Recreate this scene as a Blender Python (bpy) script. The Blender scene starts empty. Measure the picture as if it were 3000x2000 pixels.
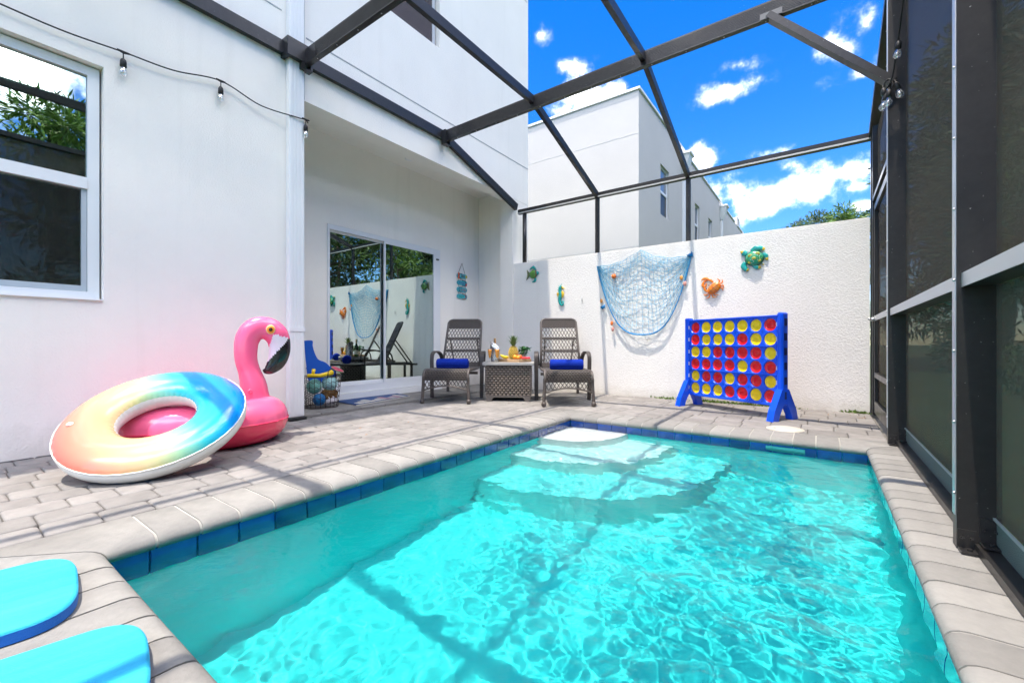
import bpy, math, random
import numpy as np
from mathutils import Vector, Matrix, Euler
random.seed(7); rng = np.random.default_rng(7)
R = math.radians
SC = bpy.context.scene
COL = SC.collection

# ------------------------------------------------------------------ camera
cam_d = bpy.data.cameras.new('camera'); cam = bpy.data.objects.new('camera', cam_d); COL.objects.link(cam)
cam_d.sensor_width = 36; cam_d.lens = 36 * 988 / 2352; cam_d.shift_y = 0.0013
cam_d.clip_start = .02; cam_d.clip_end = 2000
cam.location = (0, 0, .75); cam.rotation_euler = (R(90), 0, R(35.7))
SC.camera = cam
YAW = R(35.7); FX, FY = -math.sin(YAW), math.cos(YAW); RX, RY = math.cos(YAW), math.sin(YAW)

# ------------------------------------------------------------------ sun, sky, exposure
SUNV = Vector((-.052, -.247, 1)).normalized()          # towards the sun
EL = math.asin(SUNV.z)
sun_d = bpy.data.lights.new('sun', 'SUN'); sun = bpy.data.objects.new('sun', sun_d); COL.objects.link(sun)
sun_d.energy = 2.0; sun_d.angle = R(.53); sun_d.color = (1, .905, .79)
sun.rotation_euler = (-SUNV).to_track_quat('-Z', 'Y').to_euler()
sun_d.cycles.is_caustics_light = True
SC.view_settings.view_transform = 'Standard'; SC.view_settings.look = 'None'
SC.view_settings.gamma = 1; SC.view_settings.use_curve_mapping = False
SC.view_settings.exposure = 1.82
SC.render.engine = 'CYCLES'
cy = SC.cycles
cy.use_denoising = True; cy.use_adaptive_sampling = True; cy.adaptive_threshold = .02; cy.max_bounces = 8; cy.diffuse_bounces = 4; cy.glossy_bounces = 4; cy.transmission_bounces = 6
cy.transparent_max_bounces = 24; cy.sample_clamp_indirect = 6; cy.blur_glossy = .3
cy.caustics_reflective = False; cy.caustics_refractive = True
try: cy.denoiser = 'OPENIMAGEDENOISE'
except Exception: pass

W = bpy.data.worlds.new('World'); SC.world = W; W.use_nodes = True
W.cycles.sampling_method = 'MANUAL'; W.cycles.sample_map_resolution = 256
NT = W.node_tree; NT.nodes.clear()
def wn(t, **k):
    n = NT.nodes.new(t)
    for a, b in k.items(): setattr(n, a, b)
    return n
def wlink(a, b): NT.links.new(a, b)
def wmath(op, a, b=None, c=None, clamp=False):
    n = wn('ShaderNodeMath', operation=op, use_clamp=clamp)
    for i, v in enumerate((a, b, c)):
        if v is None: continue
        if isinstance(v, (int, float)): n.inputs[i].default_value = v
        else: wlink(v, n.inputs[i])
    return n.outputs[0]
sky = wn('ShaderNodeTexSky', sky_type='NISHITA', sun_disc=False, sun_elevation=EL,
         sun_rotation=math.atan2(SUNV.x, SUNV.y), altitude=0, air_density=1.0, dust_density=.25, ozone_density=3.2)
hs = wn('ShaderNodeHueSaturation'); hs.inputs['Saturation'].default_value = 1.42; hs.inputs['Value'].default_value = .62
hs.inputs['Hue'].default_value = .511
wlink(sky.outputs[0], hs.inputs['Color'])
tc = wn('ShaderNodeTexCoord'); P = tc.outputs['Generated']
nz = wn('ShaderNodeTexNoise'); nz.inputs['Scale'].default_value = 9; nz.inputs['Detail'].default_value = 9; nz.inputs['Roughness'].default_value = .62
wlink(P, nz.inputs['Vector'])
nz2 = wn('ShaderNodeTexNoise'); nz2.inputs['Scale'].default_value = 2.2; nz2.inputs['Detail'].default_value = 3
wlink(P, nz2.inputs['Vector'])
def pixdir(u, v): 
    x, y = (u - 1176) / 988, -(v - 787) / 988
    return Vector((FX + x * RX, FY + x * RY, y)).normalized(), (1 + x * x + y * y) ** .5
blobs = []
for u, v, a, b, w in [(1790, 440, 150, 52, 1.05), (1700, 432, 90, 46, .95), (1880, 415, 80, 38, .8), (1800, 385, 60, 30, .6), (1605, 368, 50, 34, .95),
                      (1765, 352, 55, 16, .6), (1240, 82, 30, 24, .85), (1345, 226, 80, 34, .9), (1280, 255, 60, 30, .75), (1655, 216, 78, 22, .56),
                      (1322, 152, 38, 16, .4), (1690, 150, 50, 14, .36), (1990, 60, 45, 60, .8), (1950, 110, 50, 36, .85), (1990, 165, 70, 26, .72), (2030, 120, 45, 60, .7),
                      (1965, 430, 40, 14, .6), (1985, 470, 28, 16, .7)]:
    d, k = pixdir(u, v); blobs.append((d, 1.5 * a / 988 / k, 1.5 * b / 988 / k, w))
r2 = random.Random(3)
for i in range(34):     # unseen cumulus added out of view, enlarged to fill the shade with white light
    az, el = R(i * 137.5 + r2.uniform(-6, 6)), R(10 + 62 * ((i * .618) % 1))
    d = Vector((math.sin(az) * math.cos(el), math.cos(az) * math.cos(el), math.sin(el)))
    if d.dot(Vector((FX, FY, .35)).normalized()) > .70: continue
    s = r2.uniform(.30, .48); blobs.append((d, s * 1.5, s * .75, 1.1))
sx_ = wn('ShaderNodeSeparateXYZ'); wlink(P, sx_.inputs[0])
azn = wmath('ARCTAN2', sx_.outputs[0], sx_.outputs[1]); eln = wmath('ARCSINE', sx_.outputs[2])
cv = wn('ShaderNodeCombineXYZ'); wlink(azn, cv.inputs[0]); wlink(eln, cv.inputs[1])
for az, el, a_, b_ in ((84, 24, .34, .15), (66, 36, .30, .16), (100, 38, .26, .13)):     # the cumulus that the house windows mirror
    az, el = R(az), R(el); blobs.append((Vector((math.sin(az) * math.cos(el), math.cos(az) * math.cos(el), math.sin(el))), a_, b_, 1.05))
field = None
for d, a, b, w in blobs:
    n = wn('ShaderNodeVectorMath', operation='MULTIPLY_ADD'); wlink(cv.outputs[0], n.inputs[0])
    az0, el0 = math.atan2(d.x, d.y), math.asin(d.z); sa, sb = math.cos(el0) / a, 1 / b
    n.inputs[1].default_value = (sa, sb, 0); n.inputs[2].default_value = (-az0 * sa, -el0 * sb, 0)
    l = wn('ShaderNodeVectorMath', operation='LENGTH'); wlink(n.outputs[0], l.inputs[0])
    f = wmath('MULTIPLY_ADD', l.outputs['Value'], -w * 1.1, w)
    field = f if field is None else wmath('MAXIMUM', field, f)
dens = wmath('ADD', wmath('MAXIMUM', field, -2.0), wmath('MULTIPLY', wmath('SUBTRACT', nz.outputs[0], .5), 3.0))
mr = wn('ShaderNodeMapRange', interpolation_type='SMOOTHSTEP'); mr.inputs['From Min'].default_value = .02; mr.inputs['From Max'].default_value = 1.15
wlink(dens, mr.inputs['Value'])
shade = wn('ShaderNodeMapRange'); shade.inputs['From Min'].default_value = .25; shade.inputs['From Max'].default_value = .8
wlink(nz2.outputs[0], shade.inputs['Value'])
cc = wn('ShaderNodeMix', data_type='RGBA'); cc.inputs[6].default_value = (17, 17, 17, 1); cc.inputs[7].default_value = (33, 31.5, 29.5, 1)
wlink(shade.outputs[0], cc.inputs[0])
mx = wn('ShaderNodeMix', data_type='RGBA'); wlink(wmath('POWER', mr.outputs[0], 2.6), mx.inputs[0]); wlink(hs.outputs[0], mx.inputs[6]); wlink(cc.outputs[2], mx.inputs[7])
bg = wn('ShaderNodeBackground'); bg.inputs['Strength'].default_value = .15; wlink(mx.outputs[2], bg.inputs['Color'])
wo = wn('ShaderNodeOutputWorld'); wlink(bg.outputs[0], wo.inputs['Surface'])

# ------------------------------------------------------------------ materials
MATS = {}
def mat(name, col=(.5, .5, .5), rough=.6, metal=0, var=0, vscale=6, bump=0, bscale=60, bdet=4, spec=.5, trans=0, coat=0, kind='noise', stretch=None, objvar=0, sss=0, col2=None, bdist=.01):
    if name in MATS: return MATS[name]
    m = bpy.data.materials.new(name); m.use_nodes = True; MATS[name] = m
    nt = m.node_tree; b = nt.nodes['Principled BSDF']
    b.inputs['Base Color'].default_value = (*col, 1); b.inputs['Roughness'].default_value = rough; b.inputs['Metallic'].default_value = metal
    b.inputs['Specular IOR Level'].default_value = spec; b.inputs['Transmission Weight'].default_value = trans; b.inputs['Coat Weight'].default_value = coat
    b.inputs['Coat Roughness'].default_value = .08
    N = nt.nodes.new; L = nt.links.new
    t = N('ShaderNodeTexCoord'); vec = t.outputs['Object']
    if stretch:
        mp = N('ShaderNodeMapping'); mp.inputs['Scale'].default_value = stretch; L(vec, mp.inputs['Vector']); vec = mp.outputs[0]
    cout = None
    if var or col2:
        n = N('ShaderNodeTexNoise'); n.inputs['Scale'].default_value = vscale; n.inputs['Detail'].default_value = 6; n.inputs['Roughness'].default_value = .65
        L(vec, n.inputs['Vector'])
        cr = N('ShaderNodeMapRange'); cr.inputs['From Min'].default_value = .3; cr.inputs['From Max'].default_value = .7; L(n.outputs[0], cr.inputs['Value'])
        mi = N('ShaderNodeMix'); mi.data_type = 'RGBA'; L(cr.outputs[0], mi.inputs[0])
        c2 = col2 or tuple(c * (1 + var) for c in col); c1 = col if col2 else tuple(c * (1 - var) for c in col)
        mi.inputs[6].default_value = (*c1, 1); mi.inputs[7].default_value = (*c2, 1); cout = mi.outputs[2]
    if objvar:
        oi = N('ShaderNodeObjectInfo'); h = N('ShaderNodeHueSaturation'); vr = N('ShaderNodeMapRange')
        vr.inputs['To Min'].default_value = 1 - objvar; vr.inputs['To Max'].default_value = 1 + objvar
        L(oi.outputs['Random'], vr.inputs['Value']); L(vr.outputs[0], h.inputs['Value'])
        if cout is not None: L(cout, h.inputs['Color'])
        else: h.inputs['Color'].default_value = (*col, 1)
        cout = h.outputs[0]
    if cout is not None: L(cout, b.inputs['Base Color'])
    if bump:
        if kind == 'voronoi':
            n = N('ShaderNodeTexVoronoi'); n.feature = 'SMOOTH_F1'; n.inputs['Scale'].default_value = bscale
        else:
            n = N('ShaderNodeTexNoise'); n.inputs['Scale'].default_value = bscale; n.inputs['Detail'].default_value = bdet
        L(vec, n.inputs['Vector'])
        bp = N('ShaderNodeBump'); bp.inputs['Strength'].default_value = bump; bp.inputs['Distance'].default_value = bdist
        L(n.outputs[0], bp.inputs['Height']); L(bp.outputs[0], b.inputs['Normal'])
    return m
def mixmat(name, fac, glossy_col, rough, trans_col, diffuse=False, bump=0):
    if name in MATS: return MATS[name]
    m = bpy.data.materials.new(name); m.use_nodes = True; MATS[name] = m
    nt = m.node_tree; nt.nodes.clear(); N = nt.nodes.new; L = nt.links.new
    a = N('ShaderNodeBsdfTransparent'); a.inputs[0].default_value = (*trans_col, 1)
    if diffuse: g = N('ShaderNodeBsdfDiffuse'); g.inputs[0].default_value = (*glossy_col, 1)
    else: g = N('ShaderNodeBsdfGlossy'); g.inputs[0].default_value = (*glossy_col, 1); g.inputs['Roughness'].default_value = rough
    if bump:
        t = N('ShaderNodeTexCoord'); n = N('ShaderNodeTexNoise'); n.inputs['Scale'].default_value = 1.3; L(t.outputs['Object'], n.inputs['Vector'])
        bp = N('ShaderNodeBump'); bp.inputs['Strength'].default_value = bump; bp.inputs['Distance'].default_value = .02; L(n.outputs[0], bp.inputs['Height']); L(bp.outputs[0], g.inputs['Normal'])
    x = N('ShaderNodeMixShader'); x.inputs[0].default_value = fac; L(a.outputs[0], x.inputs[1]); L(g.outputs[0], x.inputs[2])
    o = N('ShaderNodeOutputMaterial'); L(x.outputs[0], o.inputs['Surface'])
    return m
M_stucco = mat('stucco_white', (.90, .855, .79), .85, var=.03, vscale=1.4, bump=.5, bscale=75, bdet=8, spec=.2, bdist=.006)
def grime(m, col, z0, amt, scale):          # splash dirt along the foot of a wall and faint drip streaks
    nt = m.node_tree; N = nt.nodes.new; L = nt.links.new; b = nt.nodes['Principled BSDF']; src = b.inputs['Base Color'].links[0].from_socket
    t = N('ShaderNodeTexCoord'); sp = N('ShaderNodeSeparateXYZ'); L(t.outputs['Object'], sp.inputs[0])
    n = N('ShaderNodeTexNoise'); n.inputs['Scale'].default_value = scale; n.inputs['Detail'].default_value = 7; n.inputs['Roughness'].default_value = .7; L(t.outputs['Object'], n.inputs['Vector'])
    def mth(op, a, c, clamp=False):
        q = N('ShaderNodeMath'); q.operation = op; q.use_clamp = clamp
        for i, v in enumerate((a, c)):
            if isinstance(v, (int, float)): q.inputs[i].default_value = v
            else: L(v, q.inputs[i])
        return q.outputs[0]
    h = mth('SUBTRACT', 1.0, mth('DIVIDE', sp.outputs[2], z0)); foot = mth('MULTIPLY', mth('ADD', h, mth('MULTIPLY', mth('SUBTRACT', n.outputs[0], .5), 2.2)), .9, True)
    mp = N('ShaderNodeMapping'); mp.inputs['Scale'].default_value = (9, 9, .35); L(t.outputs['Object'], mp.inputs['Vector']); n2 = N('ShaderNodeTexNoise'); n2.inputs['Scale'].default_value = 1; n2.inputs['Detail'].default_value = 5; L(mp.outputs[0], n2.inputs['Vector'])
    st = mth('MULTIPLY', mth('SUBTRACT', n2.outputs[0], .56), 3.0, True)
    f = mth('MULTIPLY', mth('ADD', foot, mth('MULTIPLY', st, .35)), amt, True)
    mi = N('ShaderNodeMix'); mi.data_type = 'RGBA'; L(f, mi.inputs[0]); L(src, mi.inputs[6]); mi.inputs[7].default_value = (*col, 1); L(mi.outputs[2], b.inputs['Base Color'])
grime(M_stucco, (.52, .47, .40), .22, .42, 7)
M_trim = mat('white_trim_paint', (.82, .82, .81), .45, bump=.05, bscale=30)
M_frame = mat('white_vinyl_frame', (.78, .79, .80), .35)
M_joint = mat('control_joint', (.42, .42, .42), .8)
def knockdown():
    m = mat('knockdown_stucco', (.84, .81, .765), .85, var=.02, vscale=2, spec=.2)
    nt = m.node_tree; N = nt.nodes.new; L = nt.links.new; b = nt.nodes['Principled BSDF']
    t = N('ShaderNodeTexCoord')
    n1 = N('ShaderNodeTexNoise'); n1.inputs['Scale'].default_value = 50; n1.inputs['Detail'].default_value = 3; n1.inputs['Distortion'].default_value = .9; L(t.outputs['Object'], n1.inputs['Vector'])
    r1 = N('ShaderNodeMapRange'); r1.interpolation_type = 'SMOOTHSTEP'; r1.inputs['From Min'].default_value = .47; r1.inputs['From Max'].default_value = .60; L(n1.outputs[0], r1.inputs['Value'])
    n2 = N('ShaderNodeTexNoise'); n2.inputs['Scale'].default_value = 160; n2.inputs['Detail'].default_value = 3; L(t.outputs['Object'], n2.inputs['Vector'])
    ad = N('ShaderNodeMath'); ad.operation = 'MULTIPLY_ADD'; ad.inputs[1].default_value = .25; L(n2.outputs[0], ad.inputs[0]); L(r1.outputs[0], ad.inputs[2])
    bp = N('ShaderNodeBump'); bp.inputs['Strength'].default_value = .42; bp.inputs['Distance'].default_value = .006; L(ad.outputs[0], bp.inputs['Height']); L(bp.outputs[0], b.inputs['Normal'])
    return m
M_knock = knockdown(); grime(M_knock, (.50, .45, .37), .14, .5, 9)
M_bronze = mat('bronze_aluminium', (.030, .028, .0275), .38, metal=.35, var=.15, vscale=25, coat=.2)
def specks(m):
    nt = m.node_tree; N = nt.nodes.new; L = nt.links.new; b = nt.nodes['Principled BSDF']; src = b.inputs['Base Color'].links[0].from_socket
    t = N('ShaderNodeTexCoord'); n = N('ShaderNodeTexNoise'); n.inputs['Scale'].default_value = 95; n.inputs['Detail'].default_value = 2; L(t.outputs['Object'], n.inputs['Vector'])
    r_ = N('ShaderNodeMapRange'); r_.inputs['From Min'].default_value = .735; r_.inputs['From Max'].default_value = .79; L(n.outputs[0], r_.inputs['Value'])
    mi = N('ShaderNodeMix'); mi.data_type = 'RGBA'; L(r_.outputs[0], mi.inputs[0]); L(src, mi.inputs[6]); mi.inputs[7].default_value = (.32, .31, .29, 1); L(mi.outputs[2], b.inputs['Base Color'])
    n3 = N('ShaderNodeTexNoise'); n3.inputs['Scale'].default_value = 5; n3.inputs['Detail'].default_value = 6; L(t.outputs['Object'], n3.inputs['Vector']); r3 = N('ShaderNodeMapRange'); r3.inputs['To Min'].default_value = .28; r3.inputs['To Max'].default_value = .55; L(n3.outputs[0], r3.inputs['Value']); L(r3.outputs[0], b.inputs['Roughness'])
specks(M_bronze)
M_steel = mat('bare_steel', (.55, .55, .55), .35, metal=1)
M_sheen = mat('sheen_metal', (.62, .63, .65), .42, metal=.85)  # bright metal standing in for reflected light on the bronze frame
M_paver = mat('paver_concrete', (.218, .206, .195), .9, var=.16, vscale=7, bump=.5, bscale=70, bdet=8, objvar=.13, spec=.25, bdist=.004)
M_coping = mat('coping_concrete', (.185, .180, .172), .85, bump=.6, bscale=60, bdet=8, objvar=.17, spec=.25, vscale=4.5, col2=(.295, .285, .264), bdist=.004)
M_grout = mat('coping_grout', (.38, .365, .335), .9, bump=.3, bscale=90)
M_sand = mat('joint_sand', (.13, .12, .105), .95, var=.25, vscale=30, bump=.5, bscale=200)
M_tile = mat('blue_pool_tile', (.003, .048, .25), .12, var=.35, vscale=5, objvar=.3, coat=.5, spec=.6)
M_plaster_tint = mat('plaster_water_tint', (.010, .63, .63), .8, var=.05, vscale=3)  # blue-green of the water put into the plaster; the water itself absorbs nothing
M_pwall_lift = mat('pool_wall_shade_lift', (.012, .84, .84), .8, var=.04, vscale=3)  # lighter copy of the floor plaster, brightening the walls that stand in shade
M_steps = [mat('step_tint_shallow', (.78, .86, .85), .8), mat('step_tint_middle', (.36, .80, .78), .8), mat('step_tint_deep', (.05, .70, .68), .8)]  # each tread tinted by depth, for light the water would absorb
M_bulb = mixmat('bulb_glass', .30, (1, 1, 1), .04, (.96, .97, .97))
M_fil = mat('filament', (.75, .38, .12), .5)
M_black = mat('black_rubber', (.012, .012, .012), .55)
M_pane = mixmat('window_pane_glass', .58, (.80, .93, .92), 0, (.45, .55, .52), bump=.05)
M_screen = mixmat('pool_screen_mesh', .74, (.125, .108, .09), 0, (1, 1, 1), diffuse=True)
M_roofscreen = mixmat('roof_screen_mesh', .06, (.05, .05, .05), 0, (1, 1, 1), diffuse=True)
M_winscreen = mixmat('insect_screen_mesh', .2, (.02, .02, .02), 0, (1, 1, 1), diffuse=True)
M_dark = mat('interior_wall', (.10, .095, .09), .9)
M_curtain = mat('curtain_fabric', (.20, .24, .22), .9, var=.1)
M_grass = mat('lawn', (.055, .09, .025), .95, var=.45, vscale=3, bump=.6, bscale=90)
M_leaf = mat('leaf_green', (.10, .19, .022), .5, objvar=.2, var=.5, vscale=2.5)
M_leafd = mat('leaf_dark', (.05, .095, .018), .5, var=.5, vscale=2)
M_bark = mat('bark', (.13, .10, .07), .9, var=.3, vscale=12, bump=.6, bscale=30)

# ------------------------------------------------------------------ mesh helpers
class MB:
    def __init__(s): s.v = []; s.f = []
    def add(s, vs, fs):
        o = len(s.v); s.v.extend([tuple(p) for p in vs]); s.f.extend([tuple(i + o for i in f) for f in fs]); return s
    def box(s, x0, x1, y0, y1, z0, z1, ch=0):
        if ch:
            c = ch; vs = []
            for (z, k) in ((z0, 0), (z0 + c, c), (z1 - c, c), (z1, 0)):
                pass
            xs, ys, zs = (x0, x1), (y0, y1), (z0, z1)
            # chamfered box: 24 verts
            idx = {}
            for ix in (0, 1):
                for iy in (0, 1):
                    for iz in (0, 1):
                        px, py, pz = xs[ix], ys[iy], zs[iz]
                        sx, sy, sz = (1 - 2 * ix) * c, (1 - 2 * iy) * c, (1 - 2 * iz) * c
                        idx[(ix, iy, iz, 0)] = len(vs); vs.append((px, py + sy, pz + sz))
                        idx[(ix, iy, iz, 1)] = len(vs); vs.append((px + sx, py, pz + sz))
                        idx[(ix, iy, iz, 2)] = len(vs); vs.append((px + sx, py + sy, pz))
            fs = []
            def q(*k): fs.append(tuple(idx[i] for i in k))
            for a in (0, 1):
                q((a, 0, 0, 0), (a, 1, 0, 0), (a, 1, 1, 0), (a, 0, 1, 0)) if a else q((a, 0, 0, 0), (a, 0, 1, 0), (a, 1, 1, 0), (a, 1, 0, 0))
                q((0, a, 0, 1), (0, a, 1, 1), (1, a, 1, 1), (1, a, 0, 1)) if a else q((0, a, 0, 1), (1, a, 0, 1), (1, a, 1, 1), (0, a, 1, 1))
                q((0, 0, a, 2), (1, 0, a, 2), (1, 1, a, 2), (0, 1, a, 2)) if a else q((0, 0, a, 2), (0, 1, a, 2), (1, 1, a, 2), (1, 0, a, 2))
            for i in (0, 1):
                for j in (0, 1):
                    q((i, j, 0, 0), (i, j, 1, 0), (i, j, 1, 1), (i, j, 0, 1)); q((i, 0, j, 0), (i, 1, j, 0), (i, 1, j, 2), (i, 0, j, 2)); q((0, i, j, 1), (1, i, j, 1), (1, i, j, 2), (0, i, j, 2))
                    for k in (0, 1): q((i, j, k, 0), (i, j, k, 1), (i, j, k, 2))
            return s.add(vs, fs)
        vs = [(x, y, z) for x in (x0, x1) for y in (y0, y1) for z in (z0, z1)]
        return s.add(vs, [(0, 1, 3, 2), (4, 6, 7, 5), (0, 4, 5, 1), (2, 3, 7, 6), (0, 2, 6, 4), (1, 5, 7, 3)])
    def bar(s, a, b, w, h, up=(0, 0, 1)):     # rectangular bar a->b, w across, h along up
        a, b = Vector(a), Vector(b); d = (b - a).normalized(); sd = d.cross(Vector(up))
        if sd.length < 1e-4: sd = d.cross(Vector((0, 1, 0)))
        sd.normalize(); u = sd.cross(d).normalized()
        vs = [p + sd * (i * w / 2) + u * (j * h / 2) for p in (a, b) for i, j in ((-1, -1), (1, -1), (1, 1), (-1, 1))]
        return s.add(vs, [(3, 2, 1, 0), (4, 5, 6, 7), (0, 1, 5, 4), (1, 2, 6, 5), (2, 3, 7, 6), (3, 0, 4, 7)])
    def tube(s, pts, r, n=8, closed=False, cap=True):
        pts = [Vector(p) for p in pts]; m = len(pts); rs = r if hasattr(r, '__len__') else [r] * m
        up = Vector((.13, .27, .95)); vs = []
        for i, p in enumerate(pts):
            if closed: t = pts[(i + 1) % m] - pts[i - 1]
            else: t = pts[min(i + 1, m - 1)] - pts[max(i - 1, 0)]
            if t.length < 1e-9: t = Vector((0, 0, 1))
            t.normalize(); a = t.cross(up)
            if a.length < .05: a = t.cross(Vector((1, 0, 0)))
            a.normalize(); b = a.cross(t); 
            if i == 0: up = b
            up = b
            for k in range(n):
                an = 2 * math.pi * k / n; vs.append(p + a * (math.cos(an) * rs[i]) + b * (math.sin(an) * rs[i]))
        fs = []
        for i in range(m if closed else m - 1):
            j = (i + 1) % m
            for k in range(n): l = (k + 1) % n; fs.append((i * n + k, i * n + l, j * n + l, j * n + k))
        if cap and not closed: fs.append(tuple(range(n - 1, -1, -1))); fs.append(tuple((m - 1) * n + k for k in range(n)))
        return s.add(vs, fs)
    def lathe(s, prof, n=24, c=(0, 0, 0), cap=True, a0=0, sx=1, sy=1):
        vs = [(c[0] + r * sx * math.cos(2 * math.pi * k / n + a0), c[1] + r * sy * math.sin(2 * math.pi * k / n + a0), c[2] + z) for r, z in prof for k in range(n)]
        fs = [(i * n + k, i * n + (k + 1) % n, (i + 1) * n + (k + 1) % n, (i + 1) * n + k) for i in range(len(prof) - 1) for k in range(n)]
        if cap: fs.append(tuple(range(n - 1, -1, -1))); fs.append(tuple((len(prof) - 1) * n + k for k in range(n)))
        return s.add(vs, fs)
    def ball(s, c, r, n=16, m=10, rot=None):
        if not hasattr(r, '__len__'): r = (r, r, r)
        vs = []; c = Vector(c)
        for i in range(m + 1):
            ph = math.pi * i / m
            for k in range(n):
                th = 2 * math.pi * k / n; p = Vector((r[0] * math.sin(ph) * math.cos(th), r[1] * math.sin(ph) * math.sin(th), r[2] * math.cos(ph)))
                vs.append(c + (rot @ p if rot else p))
        return s.add(vs, [(i * n + k, (i + 1) * n + k, (i + 1) * n + (k + 1) % n, i * n + (k + 1) % n) for i in range(m) for k in range(n)])
    def prism(s, poly, z0, z1, ax='z'):       # extruded polygon
        n = len(poly); f = {'z': lambda a, b, c: (a, b, c), 'y': lambda a, b, c: (a, c, b), 'x': lambda a, b, c: (c, a, b)}[ax]
        return s.add([f(a, b, z) for z in (z0, z1) for a, b in poly], [tuple(range(n - 1, -1, -1)), tuple(range(n, 2 * n))] + [(i, (i + 1) % n, n + (i + 1) % n, n + i) for i in range(n)])
    def xf(s, M): s.v = [tuple(M @ Vector(p)) for p in s.v]; return s
    def mesh(s, name, m, smooth=False):
        me = bpy.data.meshes.new(name); me.from_pydata(s.v, [], s.f); me.materials.append(m)
        if smooth: me.polygons.foreach_set('use_smooth', [True] * len(me.polygons))
        me.update(); return me
def rootloc(o):
    while o.parent: o = o.parent
    return o
def fixn(me):
    import bmesh
    b = bmesh.new(); b.from_mesh(me); bmesh.ops.recalc_face_normals(b, faces=b.faces); b.to_mesh(me); b.free()
def obj(name, me, parent=None, world=True, **tags):
    if isinstance(me, tuple): mb, m, sm = (me + (False,))[:3]; me = mb.mesh(name, m, sm); fixn(me)
    o = bpy.data.objects.new(name, me); COL.objects.link(o)
    if parent is not None:
        o.parent = parent
        if world: o.matrix_parent_inverse = WM(parent).inverted()
    for k, v in tags.items(): o[k] = v
    return o
def WM(o):
    m = o.matrix_basis.copy()
    if o.parent: m = WM(o.parent) @ o.matrix_parent_inverse @ m
    return m
def thing(name, label, cat, loc=(0, 0, 0), rz=0, group=None, rot=None):
    o = bpy.data.objects.new(name, None); COL.objects.link(o); o.location = loc
    o.rotation_euler = rot.to_euler() if rot else (0, 0, rz); o.empty_display_size = .05
    o['label'] = label; o['category'] = cat
    if group: o['group'] = group
    return o
def smooth_angle(o, deg=40):
    o.data.polygons.foreach_set('use_smooth', [True] * len(o.data.polygons))
    o.data.set_sharp_from_angle(angle=R(deg))
def dup(root, loc, rz, label, group=None):
    r = root.copy(); COL.objects.link(r); r.location = loc; r.rotation_euler = (0, 0, rz); r['label'] = label
    if group: r['group'] = group
    def rec(a, b):
        for ch in list(a.children):
            c = ch.copy(); COL.objects.link(c); c.parent = b; c.matrix_parent_inverse = ch.matrix_parent_inverse.copy(); rec(ch, c)
    rec(root, r); return r
def cat_rom(pts, n=8):
    pts = [Vector(p) for p in pts]; out = []
    for i in range(len(pts) - 1):
        p0, p1, p2, p3 = pts[max(i - 1, 0)], pts[i], pts[i + 1], pts[min(i + 2, len(pts) - 1)]
        for k in range(n):
            t = k / n; out.append(.5 * ((2 * p1) + (p2 - p0) * t + (2 * p0 - 5 * p1 + 4 * p2 - p3) * t * t + (3 * p1 - p0 - 3 * p2 + p3) * t ** 3))
    out.append(pts[-1]); return out

# ------------------------------------------------------------------ ground and pool shell
PX0, PX1, PY0, PY1 = -2.13, .29, .38, 4.0        # pool walls (tile face)
WZ = -.088                                        # water level
def frame(mb, ox0, ox1, oy0, oy1, ix0, ix1, iy0, iy1, z0, z1):
    mb.box(ox0, ix0, oy0, oy1, z0, z1); mb.box(ix1, ox1, oy0, oy1, z0, z1); mb.box(ix0, ix1, oy0, iy0, z0, z1); mb.box(ix0, ix1, iy1, oy1, z0, z1)
g = MB()
for x0, x1, y0, y1 in ((-150, -6.2, -150, 200), (.56, 150, -150, 200), (-6.2, .56, -150, -1.2), (-6.2, .56, 6.9, 200)):
    g.add([(x0, y0, -.05), (x1, y0, -.05), (x1, y1, -.05), (x0, y1, -.05)], [(0, 1, 2, 3)])
obj('ground', (g, M_grass), kind='structure')
g = MB(); frame(g, -6.2, .56, -1.2, 6.9, PX0 - .02, PX1 + .02, PY0 - .02, PY1 + .02, -.12, -.022)
deck = obj('paved_deck', (g, M_sand), kind='structure')

pool = thing('swimming_pool', 'small rectangular plunge pool with blue waterline tiles and grey coping', 'pool', (-.9, 2.2, 0)); pool['kind'] = 'structure'
g = MB(); FZ = -1.02
C8 = [(PX0, PY0, FZ), (PX1, PY0, FZ), (PX1, PY1, FZ), (PX0, PY1, FZ), (PX0, PY0, -.03), (PX1, PY0, -.03), (PX1, PY1, -.03), (PX0, PY1, -.03)]
basin = obj('basin', MB().add(C8[:4], [(0, 1, 2, 3)]).mesh('basin', M_plaster_tint), pool)
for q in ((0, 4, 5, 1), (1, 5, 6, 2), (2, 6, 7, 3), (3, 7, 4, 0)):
    o = obj('basin_wall', MB().add([C8[i] for i in q], [(0, 1, 2, 3)]).mesh('basin_wall', M_pwall_lift), pool); o.cycles.is_caustics_receiver = True
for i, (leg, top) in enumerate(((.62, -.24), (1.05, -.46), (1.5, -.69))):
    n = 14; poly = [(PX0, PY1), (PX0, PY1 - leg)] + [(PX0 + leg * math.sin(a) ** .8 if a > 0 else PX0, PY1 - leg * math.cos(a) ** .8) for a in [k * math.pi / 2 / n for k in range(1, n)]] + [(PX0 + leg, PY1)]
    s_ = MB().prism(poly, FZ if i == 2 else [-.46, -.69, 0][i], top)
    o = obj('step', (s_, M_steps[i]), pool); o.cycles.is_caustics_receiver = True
basin.cycles.is_caustics_receiver = True
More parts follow.
